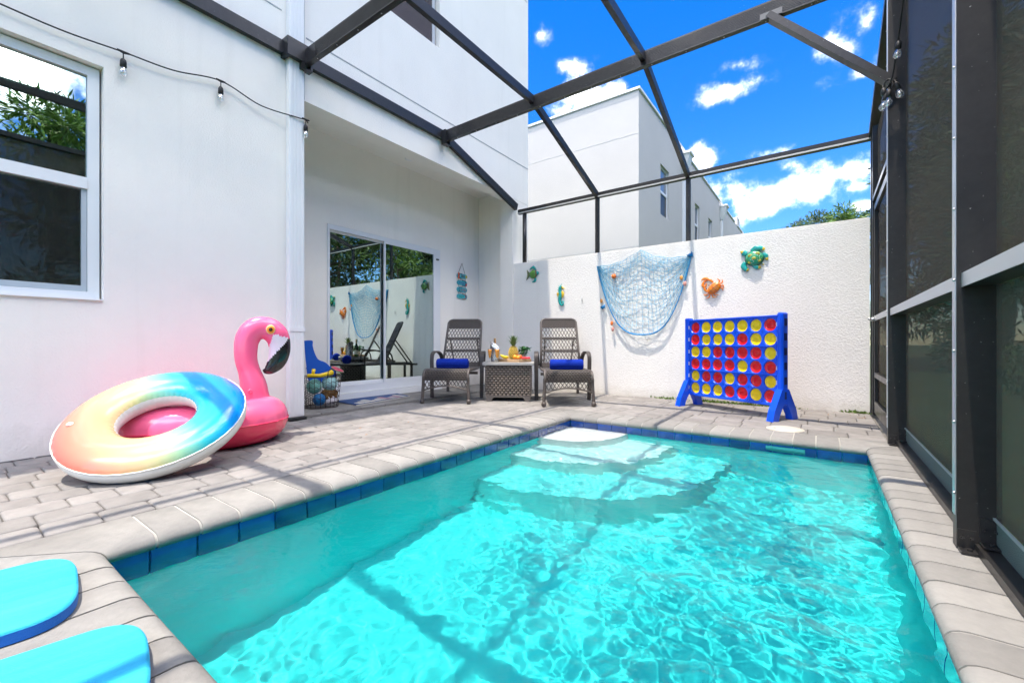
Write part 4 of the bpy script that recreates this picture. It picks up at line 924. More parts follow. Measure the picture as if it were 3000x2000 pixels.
# ------------------------------------------------------------------ giant four-in-a-row game
GR = R(-28.7); GM = Matrix.Translation((-.80, 5.20, 0)) @ Matrix.Rotation(GR, 4, 'Z')
gm = thing('giant_board_game', 'giant blue plastic four-in-a-row game stand by the white wall', 'game', (-.80, 5.20, 0), GR)
M_blue = mat('blue_plastic', (.002, .085, .80), .30, spec=.5, coat=.15, bump=.05, bscale=40)
gl = lambda name, b, m=M_blue, sm=False, par=gm: obj(name, (b, m, sm), par, world=False)
GW, GZ0, GZ1 = 1.06, .150, 1.000; cw, chh = GW / 7, (GZ1 - GZ0) / 6; HR = .0635
def board_cells(r0, r1):
    b = MB(); n = 28
    for r_ in range(r0, r1):
        for c in range(7):
            cx_, cz = -GW / 2 + (c + .5) * cw, GZ1 - (r_ + .5) * chh
            hx, hz = cw / 2, chh / 2 - (.004 if (r_ % 2 == 0) else .0)
            def sq(a):
                k = max(abs(math.cos(a)) / hx, abs(math.sin(a)) / (chh / 2)); return math.cos(a) / k, math.sin(a) / k
            vs = []
            for k in range(n):
                a = 2 * math.pi * (k + .5) / n; s_ = sq(a); cc_, ss = HR * math.cos(a), HR * math.sin(a)
                vs += [(cx_ + s_[0], -.028, cz + s_[1]), (cx_ + cc_ * 1.07, -.028, cz + ss * 1.07), (cx_ + cc_, -.022, cz + ss), (cx_ + cc_, .022, cz + ss), (cx_ + cc_ * 1.07, .028, cz + ss * 1.07), (cx_ + s_[0], .028, cz + s_[1])]
            b.add(vs, [(6 * k + q, 6 * ((k + 1) % n) + q, 6 * ((k + 1) % n) + q + 1, 6 * k + q + 1) for k in range(n) for q in range(5)])
    z0, z1 = GZ1 - r1 * chh, GZ1 - r0 * chh
    b.box(-GW / 2, GW / 2, -.028, .028, z1 - .0001, z1 + .006) if r0 == 0 else None
    return b
for k in range(3):
    p = gl('board_section', board_cells(2 * k, 2 * k + 2))
    z1 = GZ1 - 2 * k * chh
    gl('ridge', MB().box(-GW / 2, GW / 2, -.040, .040, z1 - .006, z1 + .008, .004) if k else MB().box(-GW / 2, GW / 2, -.042, .042, z1 + .0065, z1 + .022, .005), M_blue, False, p)
gl('bottom_rail', MB().box(-GW / 2, GW / 2, -.034, .034, GZ0 - .022, GZ0 - .0005, .005))
for s in (-1, 1):
    x = s * (GW / 2 + .034)
    b = MB(); b.box(x - .031, x + .031, -.048, .048, .14, 1.045, .014)
    po = gl('post', b)
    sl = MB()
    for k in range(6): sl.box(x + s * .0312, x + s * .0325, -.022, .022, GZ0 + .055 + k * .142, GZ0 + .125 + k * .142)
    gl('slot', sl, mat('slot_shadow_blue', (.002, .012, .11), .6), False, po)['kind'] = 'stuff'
    sl = MB()
    for k in range(6): sl.box(x - s * .0312, x - s * .033, -.046, -.03, GZ0 + .05 + k * .142, GZ0 + .09 + k * .142)
    gl('clip', sl, M_trim, False, po)['kind'] = 'stuff'
    for q in (-1, 1):
        poly = [(q * .012, .30), (q * .052, .30), (q * .165, .10), (q * .195, .0), (q * .105, .0), (q * .09, .05), (q * .02, .165)]
        b = MB().prism(poly, x - .033, x + .033, 'x'); gl('leg', b)
ROWS = ['RYYYYYR', 'RYYYRYY', 'YYRRRRY', 'RRRRYRR', 'YRRYRRY', 'YYYRRYR']
M_red = mat('red_plastic', (.72, .004, .012), .28, coat=.3); M_yel = mat('yellow_plastic', (.90, .62, .004), .32, coat=.2)
dprof = [(.001, .006), (.020, .006), (.023, .004), (.040, .004), (.048, .0065), (.053, .012), (.061, .013), (.0625, .008), (.0625, -.008), (.061, -.013), (.053, -.012), (.048, -.0065), (.001, -.006)]
dm = {}
for k_, m_ in (('R', M_red), ('Y', M_yel)):
    b = MB().lathe(dprof, 28, cap=False); b.xf(Matrix.Rotation(R(90), 4, 'X')); dm[k_] = b.mesh('game_disc', m_, True); fixn(dm[k_]); dm[k_].set_sharp_from_angle(angle=R(50))
ordn = ['first', 'second', 'third', 'fourth', 'fifth', 'sixth', 'seventh']
for r_, row in enumerate(ROWS):
    for c, k_ in enumerate(row):
        o = obj('game_disc', dm[k_]); o.location = GM @ Vector((-GW / 2 + (c + .5) * cw, random.uniform(-.006, .004), GZ1 - (r_ + .5) * chh - .001)); o.rotation_euler = (R(random.uniform(-5, 1)), random.uniform(0, 6), GR)
        o.rotation_euler = (Matrix.Rotation(GR, 3, 'Z') @ Matrix.Rotation(R(random.uniform(-3, 3)), 3, 'X') @ Matrix.Rotation(random.uniform(0, 6), 3, 'Y')).to_euler()
        o['label'] = '%s disc in %s row from top, %s column from left' % ('red' if k_ == 'R' else 'yellow', ordn[r_], ordn[c]); o['category'] = 'game disc'; o['group'] = 'discs in the giant game'

# ------------------------------------------------------------------ fishing net
M_net = mat('blue_net_cord', (.14, .46, .66), .8, var=.15, vscale=30); M_rope = mat('blue_rope', (.01, .22, .50), .8, var=.3, vscale=60)
net = thing('fishing_net', 'light blue decorative fishing net hung in a swag on the white wall', 'fishing net', (-2.02, 5.9, 1.4))
XL_, XR_, XM = -2.68, -1.37, -2.03
def top_edge(s):      # s 0..1 across
    x = XL_ + (XR_ - XL_) * s
    if x < XM: t_ = (x - XL_) / (XM - XL_); z = 1.872 + (.172) * t_ - .075 * 4 * t_ * (1 - t_) * (.6 + .4 * t_)
    else: t_ = (XR_ - x) / (XR_ - XM); z = 1.880 + (.164) * t_ - .085 * 4 * t_ * (1 - t_) * (.6 + .4 * t_)
    return x, z
def bot_edge(s):
    q = 2 * s - 1; x = XM + .045 + (XR_ - XM - .045 if q > 0 else XM + .045 - XL_) * (math.copysign(abs(q) ** .78, q)); z = .862 + 1.01 * abs(q) ** 2.2; return x, z
def netp(s, v, wig=0):
    x0, z0 = top_edge(s); x1, z1 = bot_edge(s); vv = v
    x = x0 + (x1 - x0) * vv; z = z0 + (z1 - z0) * vv
    sag = .05 * math.sin(math.pi * v) * (math.cos(4 * math.pi * s) * .5 - .5) * 1.2
    z += sag * (1 - v)
    d = .012 + .035 * math.sin(math.pi * s) * (.25 + v) + wig * .012 * math.sin(23 * s + 31 * v)
    return Vector((x + wig * .006 * math.sin(40 * v + 9 * s), 5.9 - d, z + wig * .006 * math.sin(37 * s + 11 * v)))
b = MB(); NU, NV = 26, 18
for i in range(NU + 1): b.tube([netp(i / NU, j / 36, 1) for j in range(37)], .0025, 4, cap=False)
for j in range(NV + 1): b.tube([netp(i / 60, (j / NV) ** .92, 1) for i in range(61)], .0027, 4, cap=False)
o = obj('mesh_cord', (b, M_net), net); o['kind'] = 'stuff'
b = MB()
for k in range(7): b.tube([netp(i / 50, .02 + .016 * k + .01 * math.sin(i * .7 + k), 1) + Vector((0, -.006 - .002 * k, -.01 * k)) for i in range(51)], .0022, 4, cap=False)
o = obj('gathered_hem', (b, M_net), net); o['kind'] = 'stuff'
for k in range(3):
    obj('edge_rope', (MB().tube([netp(i / 70, 1) + Vector((.004 * math.cos(i * 1.1 + k * 2.1), -.004 + .005 * math.sin(i * 1.1 + k * 2.1), .005 * math.sin(i * .9 + k * 2.1))) for i in range(71)], .0062, 6), M_rope, True), net)
obj('edge_rope', (MB().tube([netp(1, v / 20) + Vector((-.02 * math.sin(v * .3), -.008, 0)) for v in range(21)], .008, 6), M_rope, True), net)
for p in ((XR_, 5.87, 1.885), (-2.57, 5.86, 1.27)):
    b = MB(); rg = random.Random(1)
    for k in range(7): b.tube([Vector(p) + Vector((rg.gauss(0, .018), rg.gauss(0, .01), rg.gauss(0, .018))) for q in range(6)], .006, 5)
    obj('knot', (b, M_rope, True), net)
M_float = mat('orange_float', (.85, .20, .03), .4)
fl = MB().ball(netp(.21, .22) + Vector((0, -.02, 0)), .034, 16, 10); obj('float', (fl, M_float, True), net)
def shell(c, m, sx=.022, sz=.032): obj('shell', (MB().ball(c, (sx, .012, sz), 10, 7), m, True), net)
M_sh1 = mat('amber_shell', (.75, .33, .07), .4); M_sh2 = mat('pink_shell', (.66, .30, .24), .5); M_sh3 = mat('white_shell', (.8, .77, .72), .5)
for p, m_ in (((-2.605, 5.86, 1.36), M_sh1), ((-2.44, 5.85, 1.03), M_float), ((-2.425, 5.85, .945), M_sh2), ((-1.93, 5.85, .815), M_sh3), ((-1.44, 5.86, 1.52), M_sh2), ((-1.485, 5.86, 1.60), M_sh1)): shell(p, m_)
# ------------------------------------------------------------------ painted metal wall animals (facing -Y, in the wall plane x,z)
def blob(b, pts, rad, dep=.45, n=14, y=5.885, m=6):   # swept body flattened against the wall
    c = cat_rom([(x, 0, z) for x, z in pts], m); rr = []
    for i in range(len(c)):
        t_ = i / (len(c) - 1) * (len(rad) - 1); k = min(int(t_), len(rad) - 2); rr.append(rad[k] + (rad[k + 1] - rad[k]) * (t_ - k))
    q = MB().tube(c, rr, n); b.add([(x, y + yy * dep, z) for x, yy, z in q.v], q.f)
M_teal = mat('teal_enamel', (.01, .33, .30), .25, coat=.4, var=.3, vscale=14); M_yg = mat('yellow_enamel', (.70, .48, .02), .3, coat=.4); M_grn = mat('green_enamel', (.05, .28, .05), .25, coat=.4, col2=(.01, .33, .25), vscale=12)
M_brn = mat('brown_enamel', (.14, .05, .012), .35, coat=.3); M_org = mat('orange_enamel', (.80, .13, .012), .25, coat=.4, col2=(.85, .32, .02), vscale=16); M_spot = mat('spot_white', (.85, .85, .8), .4); M_ink = mat('enamel_black', (.012, .014, .014), .3)
# turtle
tx, tz = -.655, 1.766
tu = thing('turtle_wall_art', 'green and yellow spotted metal sea turtle on the white wall', 'wall art', (tx, 5.9, tz))
b = MB(); sh = MB().ball((0, 0, 0), (.098, .045, .088), 26, 14); b.add([(tx + .005 + x, 5.878 + y, tz - .005 + z) for x, y, z in sh.v], sh.f); obj('shell', (b, M_grn, True), tu)
b = MB(); sh = MB().tube([(tx + .005 + .098 * math.cos(q), 5.885, tz - .005 + .088 * math.sin(q)) for q in [i * 6.283 / 40 for i in range(40)]], .006, 6, closed=True); b.add(sh.v, sh.f); obj('rim', (b, M_ink, True), tu)
for p_, r_ in (([(-.075, .055), (-.11, .075), (-.135, .09)], [.028, .035, .012]),): b = MB(); blob(b, [(tx + x, tz + z) for x, z in p_], r_); hd_ = obj('head', (b, M_teal, True), tu); b = MB(); blob(b, [(tx - .118, tz + .08), (tx - .143, tz + .095)], [.024, .006], .5, y=5.88); obj('beak', (b, M_yg, True), hd_)
for p_, r_ in (([(-.03, .08), (.02, .112), (.07, .108), (.115, .09)], [.022, .034, .03, .01]), ([(.09, .04), (.125, .01), (.14, -.04)], [.025, .026, .008]), ([(-.09, -.04), (-.11, -.085), (-.085, -.125), (-.055, -.14)], [.02, .032, .028, .01]), ([(-.01, -.085), (.03, -.112), (.075, -.118)], [.018, .026, .008]), ([(.08, -.075), (.105, -.09)], [.012, .004])):
    b = MB(); blob(b, [(tx + x, tz + z) for x, z in p_], r_); f_ = obj('flipper', (b, M_teal, True), tu)
    e = p_[-1]; d_ = p_[-2]; b = MB(); blob(b, [(tx + d_[0] * .55 + e[0] * .45, tz + d_[1] * .55 + e[1] * .45), (tx + e[0], tz + e[1])], [r_[-2] * .82, r_[-1] * 1.05], .5, y=5.8835); obj('tip', (b, M_yg, True), f_)
sp = MB()
for q in range(26):
    a = random.uniform(0, 6.28); rr = math.sqrt(random.random()); x, z = .088 * rr * math.cos(a), .078 * rr * math.sin(a); sp.ball((tx + .005 + x, 5.878 - .045 * math.sqrt(max(.02, 1 - rr * rr * .8)), tz - .005 + z), .0028, 6, 4)
obj('dots', (sp, M_spot), tu)['kind'] = 'stuff'
for x, z, s_ in ((-.04, .03, .026), (.035, .045, .028), (.0, -.005, .024), (.055, -.035, .022), (-.045, -.05, .02)):
    rr = (x / .098) ** 2 + (z / .088) ** 2; b = MB().ball((tx + .005 + x, 5.878 - .045 * math.sqrt(1 - rr) + .002, tz - .005 + z), (s_, .005, s_ * .8), 14, 6); obj('patch', (b, mat('olive_enamel', (.35, .33, .02), .3, coat=.4, var=.3, vscale=40), True), tu)
# crab
kx, kz = -1.105, 1.455
cr_ = thing('crab_wall_art', 'orange metal crab with raised claws on the white wall', 'wall art', (kx, 5.9, kz))
b = MB(); rot = Matrix.Rotation(R(-42), 3, 'Y'); sh = MB().ball((0, 0, 0), (.094, .03, .058), 24, 12, rot); b.add([(kx + .01 + x, 5.88 + y, kz - .02 + z) for x, y, z in sh.v], sh.f); obj('shell', (b, M_org, True), cr_)
b = MB()
for k in (-.045, 0, .045):
    for s_ in (-1,): b.tube([Vector((kx + .01, 5.878 - .03 * math.sqrt(max(0, 1 - (k / .094) ** 2 - (q / .058) ** 2)), kz - .02)) + rot @ Vector((k, 0, q)) for q in [-.05 + i * .0125 for i in range(9)]], .0022, 5)
b.tube([Vector((kx + .01, 5.878 - .03 * math.sqrt(max(0, 1 - (q / .094) ** 2)), kz - .02)) + rot @ Vector((q, 0, 0)) for q in [-.08 + i * .02 for i in range(9)]], .0022, 5)
obj('shell_lines', (b, M_brn, True), cr_)
for p_, r_ in (([(.0, .055), (-.03, .085), (-.055, .095)], [.008, .016, .012]), ([(-.07, -.06), (-.095, -.03), (-.105, .0)], [.008, .016, .012])):
    b = MB(); blob(b, [(kx + x, kz + z) for x, z in p_], r_, .6); a_ = obj('arm', (b, M_org, True), cr_)
    e = p_[-1]
    for qs in ((([(0, 0), (-.03, .018), (-.065, .012), (-.085, -.005)], [.016, .018, .013, .004]), ([(-.01, -.005), (-.035, -.012), (-.058, -.014)], [.012, .011, .003])) if e[1] > .05 else (([(0, 0), (-.018, .03), (-.008, .065), (.008, .09)], [.016, .018, .013, .004]), ([(.008, .005), (.02, .03), (.024, .055)], [.012, .011, .003]))):
        b = MB(); blob(b, [(kx + e[0] + x, kz + e[1] + z) for x, z in qs[0]], qs[1], .6); obj('claw', (b, M_org, True), a_)
for p_ in ([(.055, .045), (.075, .07), (.045, .10)], [(.07, .03), (.105, .05), (.10, .09)], [(.08, .005), (.115, .01), (.12, -.03)], [(.075, -.02), (.105, -.025), (.112, -.06)], [(-.06, -.085), (-.09, -.10), (-.115, -.085)], [(-.04, -.10), (-.05, -.13), (-.085, -.145)], [(-.01, -.10), (.0, -.13), (.05, -.13)], [(.01, -.09), (.03, -.105), (.07, -.105)]):
    b = MB(); blob(b, [(kx + x, kz + z) for x, z in p_], [.007, .008, .002], .7, 8); obj('leg', (b, M_org, True), cr_)
for x, z in ((-.045, .02), (-.075, -.02)): obj('eye', (MB().ball((kx + x, 5.86, kz + z), .009, 10, 6), M_ink, True), cr_)
# seahorse
sx_, sz_ = -3.29, 1.50
sh_ = thing('seahorse_wall_art', 'teal and yellow metal seahorse with curled tail on the white wall', 'wall art', (sx_, 5.9, sz_))
b = MB(); blob(b, [(sx_ + x, sz_ + z) for x, z in ((.01, .13), (-.015, .10), (-.02, .05), (-.005, .0), (-.02, -.06), (-.025, -.11), (.0, -.155), (.03, -.16), (.042, -.13), (.028, -.105), (.012, -.115), (.014, -.13))], [.018, .027, .026, .03, .03, .026, .02, .015, .013, .011, .009, .007, .004], .6); obj('body', (b, M_teal, True), sh_)
b = MB(); blob(b, [(sx_ + x, sz_ + z) for x, z in ((.01, .115), (.035, .10), (.065, .09))], [.02, .012, .007], .6); obj('snout', (b, M_yg, True), sh_)
b = MB(); blob(b, [(sx_ + x, sz_ + z) for x, z in ((.02, .05), (.035, .01), (.025, -.05))], [.012, .024, .008], .6, y=5.882); obj('belly', (b, M_yg, True), sh_)
b = MB(); blob(b, [(sx_ + x, sz_ + z) for x, z in ((-.03, .01), (-.06, .02), (-.055, -.03))], [.008, .018, .006], .4); obj('fin', (b, M_yg, True), sh_)
b = MB()
for x, z, dx, dz in ((.01, .145, .008, .035), (-.008, .138, -.01, .03), (-.025, .125, -.02, .025), (-.038, .10, -.025, .012), (-.042, .075, -.024, .004), (-.04, .05, -.022, .0)): b.tube([(sx_ + x, 5.885, sz_ + z), (sx_ + x + dx, 5.885, sz_ + z + dz)], [.006, .001], 6)
obj('crest', (b, M_teal), sh_); obj('eye', (MB().ball((sx_ + .018, 5.868, sz_ + .118), .008, 10, 6), M_ink, True), sh_)
# fish
fx, fz = -3.80, 1.862
fi = thing('fish_wall_art', 'green metal fish with curved fins on the shaded end of the wall', 'wall art', (fx, 5.9, fz))
b = MB(); b.ball((fx, 5.88, fz), (.072, .024, .07), 22, 12); obj('body', (b, mat('fish_green', (.10, .26, .04), .3, coat=.4, var=.3, vscale=12), True), fi)
b = MB(); blob(b, [(fx + .05, fz + .01), (fx + .10, fz + .02)], [.045, .016], .5); obj('head', (b, M_teal, True), fi); b = MB(); blob(b, [(fx + .045, fz - .06), (fx + .06, fz + .0), (fx + .045, fz + .065)], [.006, .012, .006], .9, y=5.872); obj('gill_stripe', (b, M_brn, True), fi)
b = MB(); blob(b, [(fx + .045, fz + .06), (fx - .0, fz + .115), (fx - .075, fz + .085)], [.012, .026, .004], .5); obj('top_fin', (b, M_teal, True), fi)
b = MB(); blob(b, [(fx + .03, fz - .06), (fx + .03, fz - .105), (fx - .03, fz - .125)], [.014, .022, .004], .5); obj('bottom_fin', (b, M_teal, True), fi)
b = MB().prism([(fx - .06, fz - .012), (fx - .135, fz - .085), (fx - .115, fz), (fx - .125, fz + .085), (fx - .06, fz + .015)], 5.878, 5.89, 'y'); obj('tail', (b, mat('fish_tail', (.11, .14, .05), .35, coat=.3, var=.4, vscale=20)), fi)
b = MB().tube([(-2.93, 5.885, 1.46), (-2.93, 5.875, 1.40), (-2.925, 5.875, 1.36), (-2.92, 5.89, 1.40)], .004, 6); o = obj('wall_hook', (b, M_steel, True)); o['label'] = 'small empty wire hook on the wall left of the net'; o['category'] = 'hook'

# ------------------------------------------------------------------ flip-flop sign
sg = thing('flip_flop_sign', 'hanging sign of four turquoise flip-flop boards with lettering beside the door', 'sign', (LX, 5.565, 1.85))
M_tq = mat('turquoise_board', (.06, .42, .50), .5, var=.15, vscale=14); M_cord = mat('jute_cord', (.16, .10, .06), .9)
def sole(cy_, cz, flip):
    pts = []
    for i in range(40):
        a = 2 * math.pi * i / 40; c_, s_ = math.cos(a), math.sin(a); L_ = .128; w = .051 if c_ * flip > 0 else .044
        w *= 1 - .14 * math.exp(-(c_ / .3) ** 2); pts.append((cy_ + L_ * math.copysign(abs(c_) ** .75, c_), cz + w * math.copysign(abs(s_) ** .7, s_)))
    return pts
words = ['life', 'is better', 'at the', 'pool']
inks = [mat('ink_brown', (.10, .05, .04), .6), mat('ink_blue', (.05, .10, .35), .6), mat('ink_pink', (.45, .22, .20), .6), mat('ink_green', (.01, .35, .28), .6)]
accs = [mat('accent_orange', (.78, .13, .03), .5), mat('accent_red', (.60, .05, .06), .5), mat('accent_navy', (.02, .05, .11), .5), mat('accent_coral', (.62, .12, .05), .5)]
for k in range(4):
    cz = 1.905 - k * .117; fl_ = 1 if k % 2 else -1
    bo = obj('board', (MB().prism([(a, z) for a, z in sole(5.565, cz, fl_)], LX + .005, LX + .016, 'x'), M_tq), sg)
    c = bpy.data.curves.new('lettering', 'FONT'); c.body = words[k]; c.size = (.078, .046, .062, .066)[k]; c.align_x = 'CENTER'; c.align_y = 'CENTER'; c.extrude = .001; c.materials.append(inks[k])
    tmp = bpy.data.objects.new('tmp', c); COL.objects.link(tmp); tme = bpy.data.meshes.new_from_object(tmp.evaluated_get(bpy.context.evaluated_depsgraph_get())); bpy.data.objects.remove(tmp)
    t_ = bpy.data.objects.new('lettering', tme); COL.objects.link(t_); t_.parent = bo; t_.matrix_parent_inverse = WM(bo).inverted(); t_.location = (LX + .018, 5.565 + (.02, -.01, .03, -.02)[k], cz); t_.rotation_euler = (R(90), 0, R(90))
    b = MB(); ex = 5.565 + fl_ * .06
    b.tube([(LX + .019, 5.565 + fl_ * .0, cz + .045), (LX + .021, ex, cz + .04), (LX + .023, ex + fl_ * .035, cz), (LX + .021, ex, cz - .04), (LX + .019, 5.565 + fl_ * .0, cz - .045)], .005, 6); obj('strap', (b, accs[2] if k != 3 else accs[3], True), bo)
    if k == 0:
        obj('emblem', (MB().box(LX + .0162, LX + .019, 5.455, 5.50, cz - .05, cz + .05), accs[0]), bo); obj('emblem', (MB().lathe([(.001, 0), (.025, .0), (.025, .002), (.001, .002)], 16).xf(Matrix.Translation((LX + .0165, 5.67, cz)) @ Matrix.Rotation(R(90), 4, 'Y')), mat('accent_yellow', (.6, .45, .02), .5)), bo)
    if k == 1: obj('emblem', (MB().box(LX + .0162, LX + .019, 5.65, 5.685, cz - .045, cz + .0), accs[1]), bo)
    if k < 3:
        for yy in (5.475, 5.65): obj('cord', (MB().tube([(LX + .01, yy, cz - .04), (LX + .01, yy, cz - .08)], .003, 5), M_cord), sg)
obj('cord', (MB().tube([(LX + .01, 5.47, 1.945), (LX + .01, 5.565, 2.13), (LX + .01, 5.645, 1.945)], .003, 5), M_cord), sg)

# ------------------------------------------------------------------ flamingo float
vd = Vector((-1.065, .466, 0)).normalized(); fc = Vector((-vd.y * -1, -vd.x * 1, 0)); fc = Vector((.40, .916, 0)).normalized()
NK = Vector((-3.60, 1.575, 0)); fm = thing('flamingo_float', 'pink inflatable flamingo float with white and black beak by the house wall', 'pool float', NK - fc * .29)
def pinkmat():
    m = mat('pink_vinyl_shade', (.88, .028, .11), .26, spec=.55, coat=.45, bump=.06, bscale=7); return m
M_pink = pinkmat(); M_pink_lit = mat('pink_vinyl_lit', (.93, .13, .27), .26, coat=.45, bump=.06, bscale=7); M_wv = mat('white_vinyl', (.84, .76, .82), .28, coat=.4); M_bv = mat('black_vinyl', (.010, .010, .011), .22, coat=.5)
CB = NK - fc * .37 + Vector((.02, 0, 0)); sdv = Vector((0, 0, 1)).cross(fc)
def ring_pt(a, b_, ra=.425, rb=.285, tr=.155, tz=.165):
    c = CB + fc * ra * math.cos(a) + sdv * rb * math.sin(a); o_ = (fc * math.cos(a) / ra + sdv * math.sin(a) / rb).normalized()
    wr = 1 + (.016 * math.sin(44 * a + 2 * math.sin(5 * a)) + .008 * math.sin(19 * a)) * max(0, 1 - abs(math.sin(b_)) * 3.2)
    return c + o_ * tr * math.cos(b_) * wr + Vector((0, 0, tz + tz * math.sin(b_)))
def ring_part(b0, b1, nb, na=224):
    vs = [ring_pt(2 * math.pi * i / na, b0 + (b1 - b0) * j / nb) for i in range(na) for j in range(nb + 1)]; k = nb + 1
    return MB().add(vs, [(i * k + j, ((i + 1) % na) * k + j, ((i + 1) % na) * k + j + 1, i * k + j + 1) for i in range(na) for j in range(nb)])
obj('ring_top', (ring_part(0, math.pi, 16), M_pink_lit, True), fm); obj('ring_base', (ring_part(math.pi, 2 * math.pi, 16), M_pink, True), fm)  # lighting put into the colours: paler pink above the seam, deeper below
obj('seat_floor', (MB().add([CB + fc * .40 * math.cos(q) + sdv * .26 * math.sin(q) + Vector((0, 0, .12)) for q in [i * 2 * math.pi / 48 for i in range(48)]], [tuple(range(48))]), M_pink), fm)
obj('seam', (MB().tube([ring_pt(2 * math.pi * i / 120, 0, tr=.157 + .0015 * math.sin(i * 1.9)) for i in range(120)], .004, 6, closed=True), M_pink, True), fm)
# neck, head and beak: one swept skin cut into colours
SXs, SZs = .000615, .000700
cl = [(440, 1230, 200, .9), (405, 1140, 186, .95), (385, 1010, 160, .95), (366, 880, 148, .95), (322, 720, 122, .95), (290, 600, 124, .9), (285, 480, 130, .85), (300, 370, 134, .8), (360, 275, 134, .8), (460, 238, 128, .8), (560, 262, 132, .8), (632, 330, 136, .75), (660, 430, 128, .65), (655, 530, 122, .6), (622, 620, 106, .6), (560, 690, 74, .6), (505, 718, 42, .6), (470, 714, 8, .6)]
cpts = cat_rom([(a, b_, 0) for a, b_, _, _ in cl], 7); ws = cat_rom([(a[2], a[3], 0) for a in cl], 7)
S0 = NK + Vector((0, 0, .236)); n = 40
def sk(px_, py_): return S0 + fc * ((px_ - 405) * SXs) + Vector((0, 0, (1140 - py_) * SZs))
V = []; V2 = []
for i, p in enumerate(cpts):
    tg = (cpts[min(i + 1, len(cpts) - 1)] - cpts[max(i - 1, 0)]); nr = Vector((-tg.y, tg.x, 0)).normalized(); w, th = max(ws[i].x, 4), ws[i].y
    for k in range(n):
        a = 2 * math.pi * k / n; q = p + nr * (w * math.cos(a)); V2.append((q.x, q.y)); V.append(sk(q.x, q.y) - sdv * (math.sin(a) * w * th * .00062))
F = [(i * n + k, i * n + (k + 1) % n, (i + 1) * n + (k + 1) % n, (i + 1) * n + k) for i in range(len(cpts) - 1) for k in range(n)]
def side(p, a, b_): return (b_[0] - a[0]) * (p[1] - a[1]) - (b_[1] - a[1]) * (p[0] - a[0])
groups = {'neck': [], 'beak': [], 'beak_tip': []}
for f in F:
    i0 = f[0] // n; c = (sum(V2[i][0] for i in f) / 4, sum(V2[i][1] for i in f) / 4)
    if i0 < 9 * 7: g_ = 'neck'
    elif side(c, (770, 352), (505, 640)) < 0 and i0 > 11 * 7: g_ = 'beak_tip'
    elif (side(c, (592, 306), (775, 356)) > 0 and side(c, (592, 306), (535, 460)) < 0) : g_ = 'beak'
    else: g_ = 'neck'
    groups[g_].append(f)
for g_, m_ in (('neck', M_pink_lit), ('beak', M_wv), ('beak_tip', M_bv)):
    used = sorted({i for f in groups[g_] for i in f}); mp = {u: k for k, u in enumerate(used)}
    obj(g_, (MB().add([V[u] for u in used], [tuple(mp[i] for i in f) for f in groups[g_]]), m_, True), fm)
for s in (1, -1):
    ec = sk(556, 258) + sdv * (-s) * (.0655)
    for r_, m_, d_ in ((.038, mat('eye_cream', (.85, .55, .25), .3), 0), (.032, mat('eye_orange', (.85, .28, .01), .3), .002), (.021, mat('eye_brown', (.05, .018, .012), .2), .004)):
        rot_ = Matrix((fc, Vector((0, 0, 1)), sdv * s)).transposed()
        obj('eye', (MB().ball((0, 0, 0), (r_ * .86, r_, .009), 20, 8, rot_).xf(Matrix.Translation(ec - sdv * s * d_)), m_, True), fm)
vp = sk(335, 935) - sdv * .088
obj('valve', (MB().lathe([(.016, 0), (.017, .004), (.012, .006), (.008, .003), (.001, .004)], 16).xf(Matrix.Translation(vp) @ (-sdv).to_track_quat('Z', 'Y').to_matrix().to_4x4()), M_pink_lit, True), fm)

# ------------------------------------------------------------------ rainbow swim ring
e1 = Vector((.188, .942, .276)).normalized(); nn = Vector((.391, -.33, .858)).normalized(); e2 = nn.cross(e1).normalized(); e1 = e2.cross(nn).normalized()
RC = Vector((-3.29, .875, .276)); rot = Matrix((e1, e2, nn)).transposed()
rg_ = thing('swim_ring', 'large rainbow pastel inflatable swim ring leaning on the pink flamingo', 'pool float', RC, rot=rot)
def rainbow():
    m = mat('rainbow_vinyl', (.8, .5, .3), .22, spec=.55, coat=.5, bump=.05, bscale=6); nt = m.node_tree; N = nt.nodes.new; L = nt.links.new; b = nt.nodes['Principled BSDF']
    t = N('ShaderNodeTexCoord'); sp_ = N('ShaderNodeSeparateXYZ'); L(t.outputs['Object'], sp_.inputs[0]); mr_ = N('ShaderNodeMapRange'); mr_.inputs['From Min'].default_value = -.46; mr_.inputs['From Max'].default_value = .46; L(sp_.outputs[0], mr_.inputs['Value'])
    cr = N('ShaderNodeValToRGB'); L(mr_.outputs[0], cr.inputs[0]); el = cr.color_ramp.elements
    el[0].position = 0; el[0].color = (.66, .135, .105, 1); el[1].position = 1; el[1].color = (.002, .17, .70, 1)
    for p, c in ((.15, (.68, .25, .16)), (.30, (.68, .42, .21)), (.42, (.54, .51, .24)), (.54, (.26, .51, .33)), (.66, (.03, .42, .46)), (.80, (.003, .31, .68))): q = el.new(p); q.color = (*c, 1)
    L(cr.outputs[0], b.inputs['Base Color']); return m
def tor(b0, b1, nb, Rr=.328, r_=.138, rv=.098, na=256):
    vs = []
    for i in range(na):
        a = 2 * math.pi * i / na
        for j in range(nb + 1): bb = b0 + (b1 - b0) * j / nb; q = min(abs(bb - .30), abs(bb - 2 * math.pi - .30)); wr = 1 + (.011 * math.sin(53 * a + 2 * math.sin(7 * a)) + .006 * math.sin(23 * a)) * math.exp(-(q / .22) ** 2) + .014 * math.sin(41 * a + math.sin(5 * a)) * math.exp(-((bb - math.pi + .35) / .25) ** 2); vs.append(((Rr + r_ * math.cos(bb) * wr) * math.cos(a), (Rr + r_ * math.cos(bb) * wr) * math.sin(a), rv * math.sin(bb)))
    k = nb + 1; return MB().add(vs, [(i * k + j, ((i + 1) % na) * k + j, ((i + 1) % na) * k + j + 1, i * k + j + 1) for i in range(na) for j in range(nb)])
